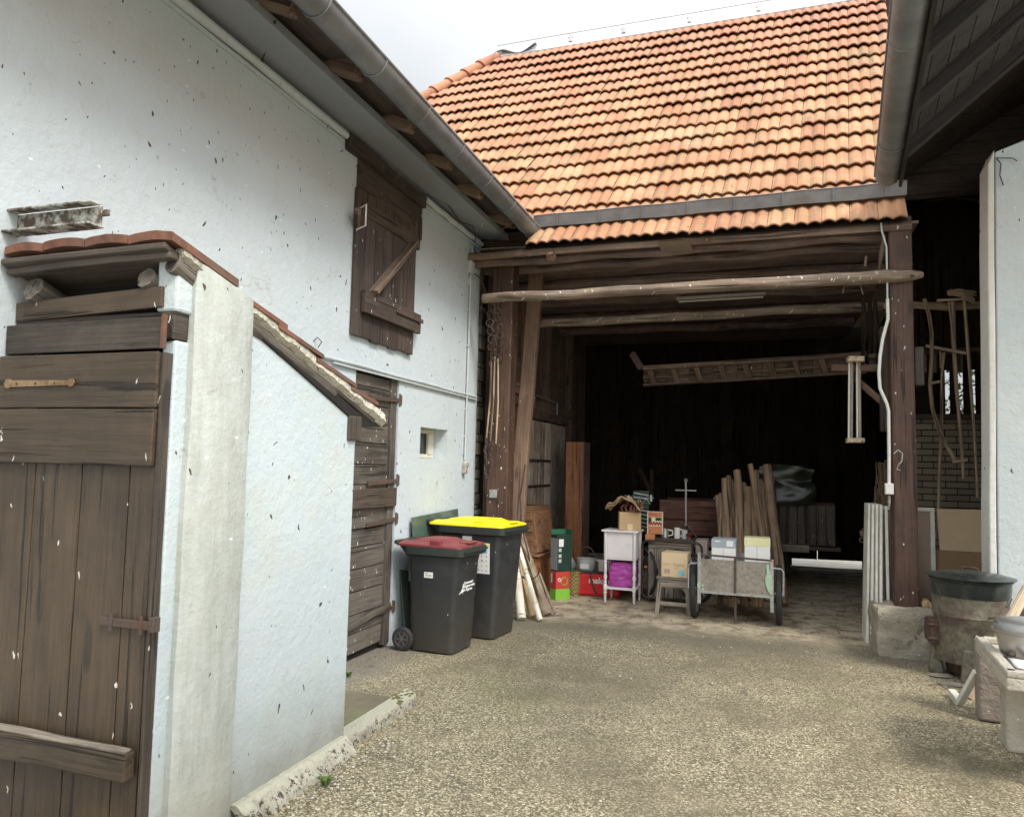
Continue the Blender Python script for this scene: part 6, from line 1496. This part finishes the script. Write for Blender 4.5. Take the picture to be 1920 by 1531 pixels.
# ------------------------------------------------------------------ chains and steel rings on left post
random.seed(9)
ch=thing('ring_cluster','cluster of rusty rings and springs hanging on the left barn post','rings',tuple(ony(930,640,7.84)))
for k in range(15):
    px=922+13*(k%2)+random.uniform(-4,4); py=575+7.6*k; w=MB(); R__=random.uniform(.034,.048); w.torus(ony(px,py,7.83),R__,.006,(random.gauss(0,.25),1,random.gauss(0,.25)),16,6); w.torus(ony(px+2,py+2,7.845),R__*.7,.005,(random.gauss(0,.5),1,random.gauss(0,.5)),14,5); w.build('ring','iron',ch,smooth=True)
for k,(x0_,y0_,x1_,y1_) in enumerate(((922,672,912,822),(928,668,919,826),(934,672,930,832))):
    w=MB(); w.tube([ony(x0_,y0_,7.83),ony((x0_+x1_)/2+2,(y0_+y1_)/2,7.82),ony(x1_,y1_,7.84)],.009,7); tag(w.build('hanging_rod','tool_wood',smooth=True),('left one of three thin pale rods hanging under the ring cluster','middle one of three thin pale rods hanging under the ring cluster','right one of three thin pale rods, the longest, hanging under the ring cluster')[k],'rod','thin rods hanging on the left post')
for k,(px,py0,py1) in enumerate(((911,824,900),(922,828,892))):
    t=thing('rusty_chain',('left rusty chain hanging below the thin rods','right shorter rusty chain hanging below the thin rods')[k],'chain',tuple(ony(px,py0,7.84)),0,'chains on the left post')
    n=int((py1-py0)/5.)
    for j in range(n):
        w=MB(); w.torus(ony(px+random.uniform(-1,1)+(2*math.sin(j)),py0+5*j,7.83),.018,.005,((1,0,.1) if j%2 else (0,1,.1)),12,5,1.,.65); w.build('link','iron',t,smooth=True)
w=MB(); p=ony(925,925,7.855); w.box(p.x-.045,p.x+.045,7.845,7.86,p.z-.045,p.z+.045); w.box(p.x-.025,p.x+.025,7.84,7.845,p.z-.02,p.z-.012); tag(w.build('number_plate','galv',bevel=.003),'small grey square plate screwed to the foot of the left barn post','plate')
# ------------------------------------------------------------------ old cooker (laundry boiler)
bo=thing('wash_boiler','round rusty green wash boiler with fire door and stubby feet','boiler',(1.60,7.02,0),R_(-8))
K=.285
w=MB(); w.lathe([(0,.12),(.24,.12),(.262,.125),(.267,.16),(.268,.34),(.266,.46),(.272,.475),(.274,.49),(.266,.50),(.268,.60),(.272,.66),(.0,.66)],(0,0,0),48); bb=w.build('body','cooker',bo,local=True,smooth=True)
w=MB(); w.lathe([(0,.64),(.276,.64),(.284,.70),(.286,.755),(.30,.765),(.302,.775),(.29,.778),(.0,.778)],(0,0,0),48); w.build('kettle_rim','kettle',bo,local=True,smooth=True)
w=MB(); w.lathe([(.20,.779),(.30,.779),(.318,.783),(.32,.792),(.305,.795),(.26,.80),(.24,.812),(.12,.83),(.05,.835),(0,.836)],(0,0,0),48); ld=w.build('lid','kettle',bo,local=True,smooth=True)
w=MB(); w.tube([(-.06,0,.83),(-.055,0,.86),(.0,0,.862),(.05,0,.855),(.055,0,.83)],.008,8); w.build('lid_handle','iron_dark',ld,local=True,smooth=True)
for a in (-100,-25,100,180):
    c,s_=math.cos(R_(a)),math.sin(R_(a)); w=MB()
    R1,R2=.235,.265; t_=Vector((-s_,c,0)); q=lambda r,z,o: Vector((c*r,s_*r,z))+t_*o
    w.hexa([q(.20,0,-.055),q(.31,0,-.055),q(.31,0,.055),q(.20,0,.055),q(.22,.27,-.035),q(.285,.25,-.035),q(.285,.25,.035),q(.22,.27,.035)],seg=2); w.build('foot','cooker',bo,local=True,bevel=.015,seg=3)
w=MB(); dv=Vector((math.cos(R_(-168)),math.sin(R_(-168)),0)); tv=Vector((-dv.y,dv.x,0))
q=lambda r,o,z: dv*r+tv*o+Vector((0,0,z))
w.hexa([q(.22,-.08,.25),q(.32,-.08,.25),q(.32,.08,.25),q(.22,.08,.25),q(.22,-.08,.44),q(.32,-.08,.44),q(.32,.08,.44),q(.22,.08,.44)]); fd=w.build('fire_door','iron',bo,local=True,bevel=.012)
w=MB(); w.hexa([q(.32,-.065,.265),q(.328,-.065,.265),q(.328,.065,.265),q(.32,.065,.265),q(.32,-.065,.425),q(.328,-.065,.425),q(.328,.065,.425),q(.32,.065,.425)])
for z in (.29,.40): w.tube([q(.27,.084,z),q(.335,.084,z)],.012,7)
w.build('door_leaf','iron',fd,local=True,bevel=.003)
w=MB(); w.lathe([(0,.05),(.18,.03),(.20,.14),(0,.14)],(0,0,0),24); w.build('ash_pan','iron_dark',bo,local=True)
w=MB(); w.bar((.10,-.255,.515),(.20,-.20,.515),.012,.008); w.build('maker_plate','cooker',bb,local=True)
# flat stones under the boiler
for (px,py,sx_,sy_,lb) in ((1765,1268,.09,.05,'pale flat stone under the left side of the boiler'),(1790,1285,.11,.06,'pinkish flat stone under the front foot of the boiler')):
    p=onz(px,py); w=MB(); w.ball((p.x,p.y,.008),sx_,sy_,.018,12,.3); tag(w.build('flat_stone','pinkstone',smooth=True),lb,'stone','flat stones at the boiler feet')
w=MB(); p=ony(1731,1131,7.7); w.tube([(p.x,7.52,.455),(p.x+.02,7.75,.455)],.036,12,jit=.2); tag(w.build('cut_log','split',smooth=True),'short cut log lying on the post footing beside the boiler','log')
# white angle piece on the ground
an=MB(); a=onz(1785,1305); b=onz(1800,1322); c=onz(1832,1250,.10)
an.bar(a+Vector((0,0,.03)),b+Vector((0,0,.02)),.05,.05); an.bar(b+Vector((0,0,.02)),ony(1832,1258,5.85),.045,.035)
tag(an.build('broken_bracket','cream',bevel=.004),'white L shaped broken piece leaning by the stone table leg','bracket')
# ------------------------------------------------------------------ stone trough table
stb=thing('stone_table','low pale stone table slab with raised rim on two rough blocks','table',(1.55,4.9,0))
zt=.62
C=[onz(1828,1190,zt),onz(1886,1256,zt)]
d=(C[1]-C[0]).normalized(); pr=Vector((-d.y,d.x,0)); 
if pr.x<0: pr=-pr
P0=C[0]; P1=C[1]; P2=P1+pr*1.1; P3=P0+pr*1.1
w=MB(); w.hexa([v+Vector((0,0,-.10)) for v in (P0,P1,P2,P3)]+[v+Vector((0,0,-.035)) for v in (P0,P1,P2,P3)],seg=1); w.build('slab','stone',stb,bevel=.012,seg=3)
w=MB(); 
for (a,b) in ((P0,P1),(P1,P2),(P0,P3)):
    n_=((P0+P2)/2-(a+b)/2); e=(b-a).normalized(); n_=(n_-e*n_.dot(e)).normalized()
    w.bar(a+n_*.026+Vector((0,0,-.017)),b+n_*.026+Vector((0,0,-.017)),.055,.037)
w.build('rim','stone',stb,bevel=.010,seg=3)
l1=onz(1855,1355); l2=onz(1895,1420)
M4=Matrix.Identity(4)
w=MB(); u=pr; 
def leg(px,py0,wd_,ln,name,mt):
    o=onz(px,py0); w=MB(); o=o+d*0; w.hexa([o,o+u*ln,o+u*ln-d*wd_,o-d*wd_]+[q+Vector((0,0,zt-.102)) for q in (o,o+u*ln,o+u*ln-d*wd_,o-d*wd_)],seg=6,jit=.006); w.build(name,mt,stb,bevel=.02,seg=3)
leg(1836,1352,.16,.9,'block_leg','pinkstone'); leg(1888,1410,.18,.9,'block_leg','stone')
# oval pot, cloth, bits on the table
q0=P0.lerp(P1,.45)+pr*.30
pt=thing('roasting_pot','large oval aluminium roasting pot with lid on the stone table','pot',(q0.x-.04,q0.y,zt-.03),math.atan2(pr.y,pr.x))
w=MB(); w.lathe([(0,0),(.17,.0),(.20,.03),(.222,.14),(.236,.148),(.238,.156),(.22,.156),(.0,.15)],(0,0,0),44,sy=.72); w.build('body','alu',pt,local=True,smooth=True)
w=MB(); w.lathe([(.2,.157),(.228,.157),(.230,.185),(.222,.20),(.19,.212),(.10,.218),(0,.219)],(0,0,0),44,sy=.72); w.build('lid','alu',pt,local=True,smooth=True)
q1=P0.lerp(P1,.78)+pr*.22
for k,(lb,mt) in enumerate((('lowest folded white newspaper at the front of the stone table','paper'),('grey folded cloth layer between the white papers on the table','rubbergrey'),('top folded white paper under the roasting pot side','paper'))):
    w=MB(); zz_=zt-.032+.010*k
    w.sheet(lambda u_,v_:q1+pr*(-.17+.50*u_+.01*k)+d*(-.12+.24*v_-.012*k)+Vector((0,0,zz_-q1.z+.004*math.sin(u_*9+k)+.004*math.sin(v_*7))),12,8)
    o=w.build('folded_paper' if k!=1 else 'folded_cloth',mt,None,smooth=True); o.modifiers.new('thick','SOLIDIFY').thickness=.005; tag(o,lb,'paper' if k!=1 else 'cloth')
q2=P0.lerp(P1,.42)+pr*.10; w=MB(); w.bar(q2+Vector((0,0,-.02)),q2+pr*.13-d*.03+Vector((0,0,-.02)),.025,.02); tag(w.build('grindstone','rubbergrey',bevel=.003),'small dark grey whetstone at the rim of the stone table','whetstone')
q2=P0.lerp(P1,.55)+pr*.075; w=MB(); w.tube([q2+pr*.06,q2+pr*.02+d*.02,q2-pr*.005+d*.0,q2+pr*.005-d*.025],.005,6); tag(w.build('wire_hook','iron_dark'),'small bent wire hook beside the whetstone on the table','hook')
# timber leaning behind the pot
w=MB(); a=ony(1893,1165,6.4); b=ony(1925,1105,6.6); w.bar(a,b,.03,.09,seg=3); w.bar(Vector((a.x-.28,6.3,.0)),a,.03,.09)
tag(w.build('pale_plank','pale_wood',bevel=.004),'pale plank leaning behind the roasting pot at the right edge','plank')
w=MB(); w.bar(Vector((a.x-.20,6.42,.0)),b+Vector((.05,.05,.0)),.02,.10); tag(w.build('dark_plank','iron_dark'),'dark plank leaning just behind the pale plank at the right edge','plank')
w=MB(); w.tube([ony(1888,1138,6.55),ony(1895,1122,6.6)],.012,8); tag(w.build('metal_tube','alu',smooth=True),'short bright metal tube between boiler lid and planks','tube')

# ------------------------------------------------------------------ litter on the ground
random.seed(21)
M['leaf_litter']=plain('dry_leaf',(.17,.11,.055),.9,0,.5,30,.2)
lv=MB()
def leafat(x,y,s_):
    a=random.uniform(0,6.28); c,sn=math.cos(a)*s_,math.sin(a)*s_; z=.006+random.uniform(0,.006)
    lv.add([(x-c,y-sn,z),(x+sn*.5,y-c*.5,z+.004+random.uniform(0,s_*.4)),(x+c,y+sn,z+random.uniform(0,s_*.3)),(x-sn*.5,y+c*.5,z+.003)],[(0,1,2),(0,2,3)])
for k in range(420):
    y=random.uniform(7.9,10.6); leafat(random.uniform(-2.6,1.1),y,random.uniform(.008,.022))
for k in range(90): leafat(XW+abs(random.gauss(0,.12))+.03,random.uniform(3.9,7.9),random.uniform(.006,.018))
for k in range(70): leafat(XS+.13+abs(random.gauss(0,.10)),random.uniform(2.9,4.0),random.uniform(.006,.014))
for k in range(80): leafat(random.uniform(.9,1.9),random.uniform(5.4,7.6),random.uniform(.006,.018))
for k in range(60): leafat(random.uniform(-2.2,1.6),random.uniform(3.4,7.5),random.uniform(.005,.012))
tag(lv.build('leaf_litter','leaf_litter'),'scattered dry leaf and straw litter on the yard and barn floor','litter',kind='stuff')
pb=MB()
for k in range(240):
    if k<150: x,y=random.uniform(-2,1.5),random.uniform(2.6,7.6)
    else: x,y=XS+.14+abs(random.gauss(0,.08)),random.uniform(2.8,4.1)
    r_=random.uniform(.003,.010); pb.ball((x,y,.006+r_*.3),r_,r_*.8,r_*.6,6,.3)
tag(pb.build('loose_grit','pale_gravel'),'loose pale grit scattered over the yard','grit',kind='stuff')
# weeds in the joints
def weed(x,y,n,h,lab):
    w=MB()
    for k in range(n):
        a=random.uniform(0,6.28); l=h*random.uniform(.6,1.1); d=Vector((math.cos(a),math.sin(a),0)); b=Vector((x,y,.004))+d*random.uniform(0,.015); m_=b+d*l*.35+Vector((0,0,l*.8)); t=b+d*l*.9+Vector((0,0,l*.9)); s_=Vector((-d.y,d.x,0))*.004
        w.add([b-s_,b+s_,m_+s_*1.6,t,m_-s_*1.6],[(0,1,2,4),(4,2,3)])
    tag(w.build('weed','leaf'),lab,'weed')
weed(XS+.17,3.35,22,.05,'tiny green weed growing at the foot of the outhouse plinth')
weed(-2.93,5.05,18,.045,'tiny weed sprouting at the lower left corner of the plank door')
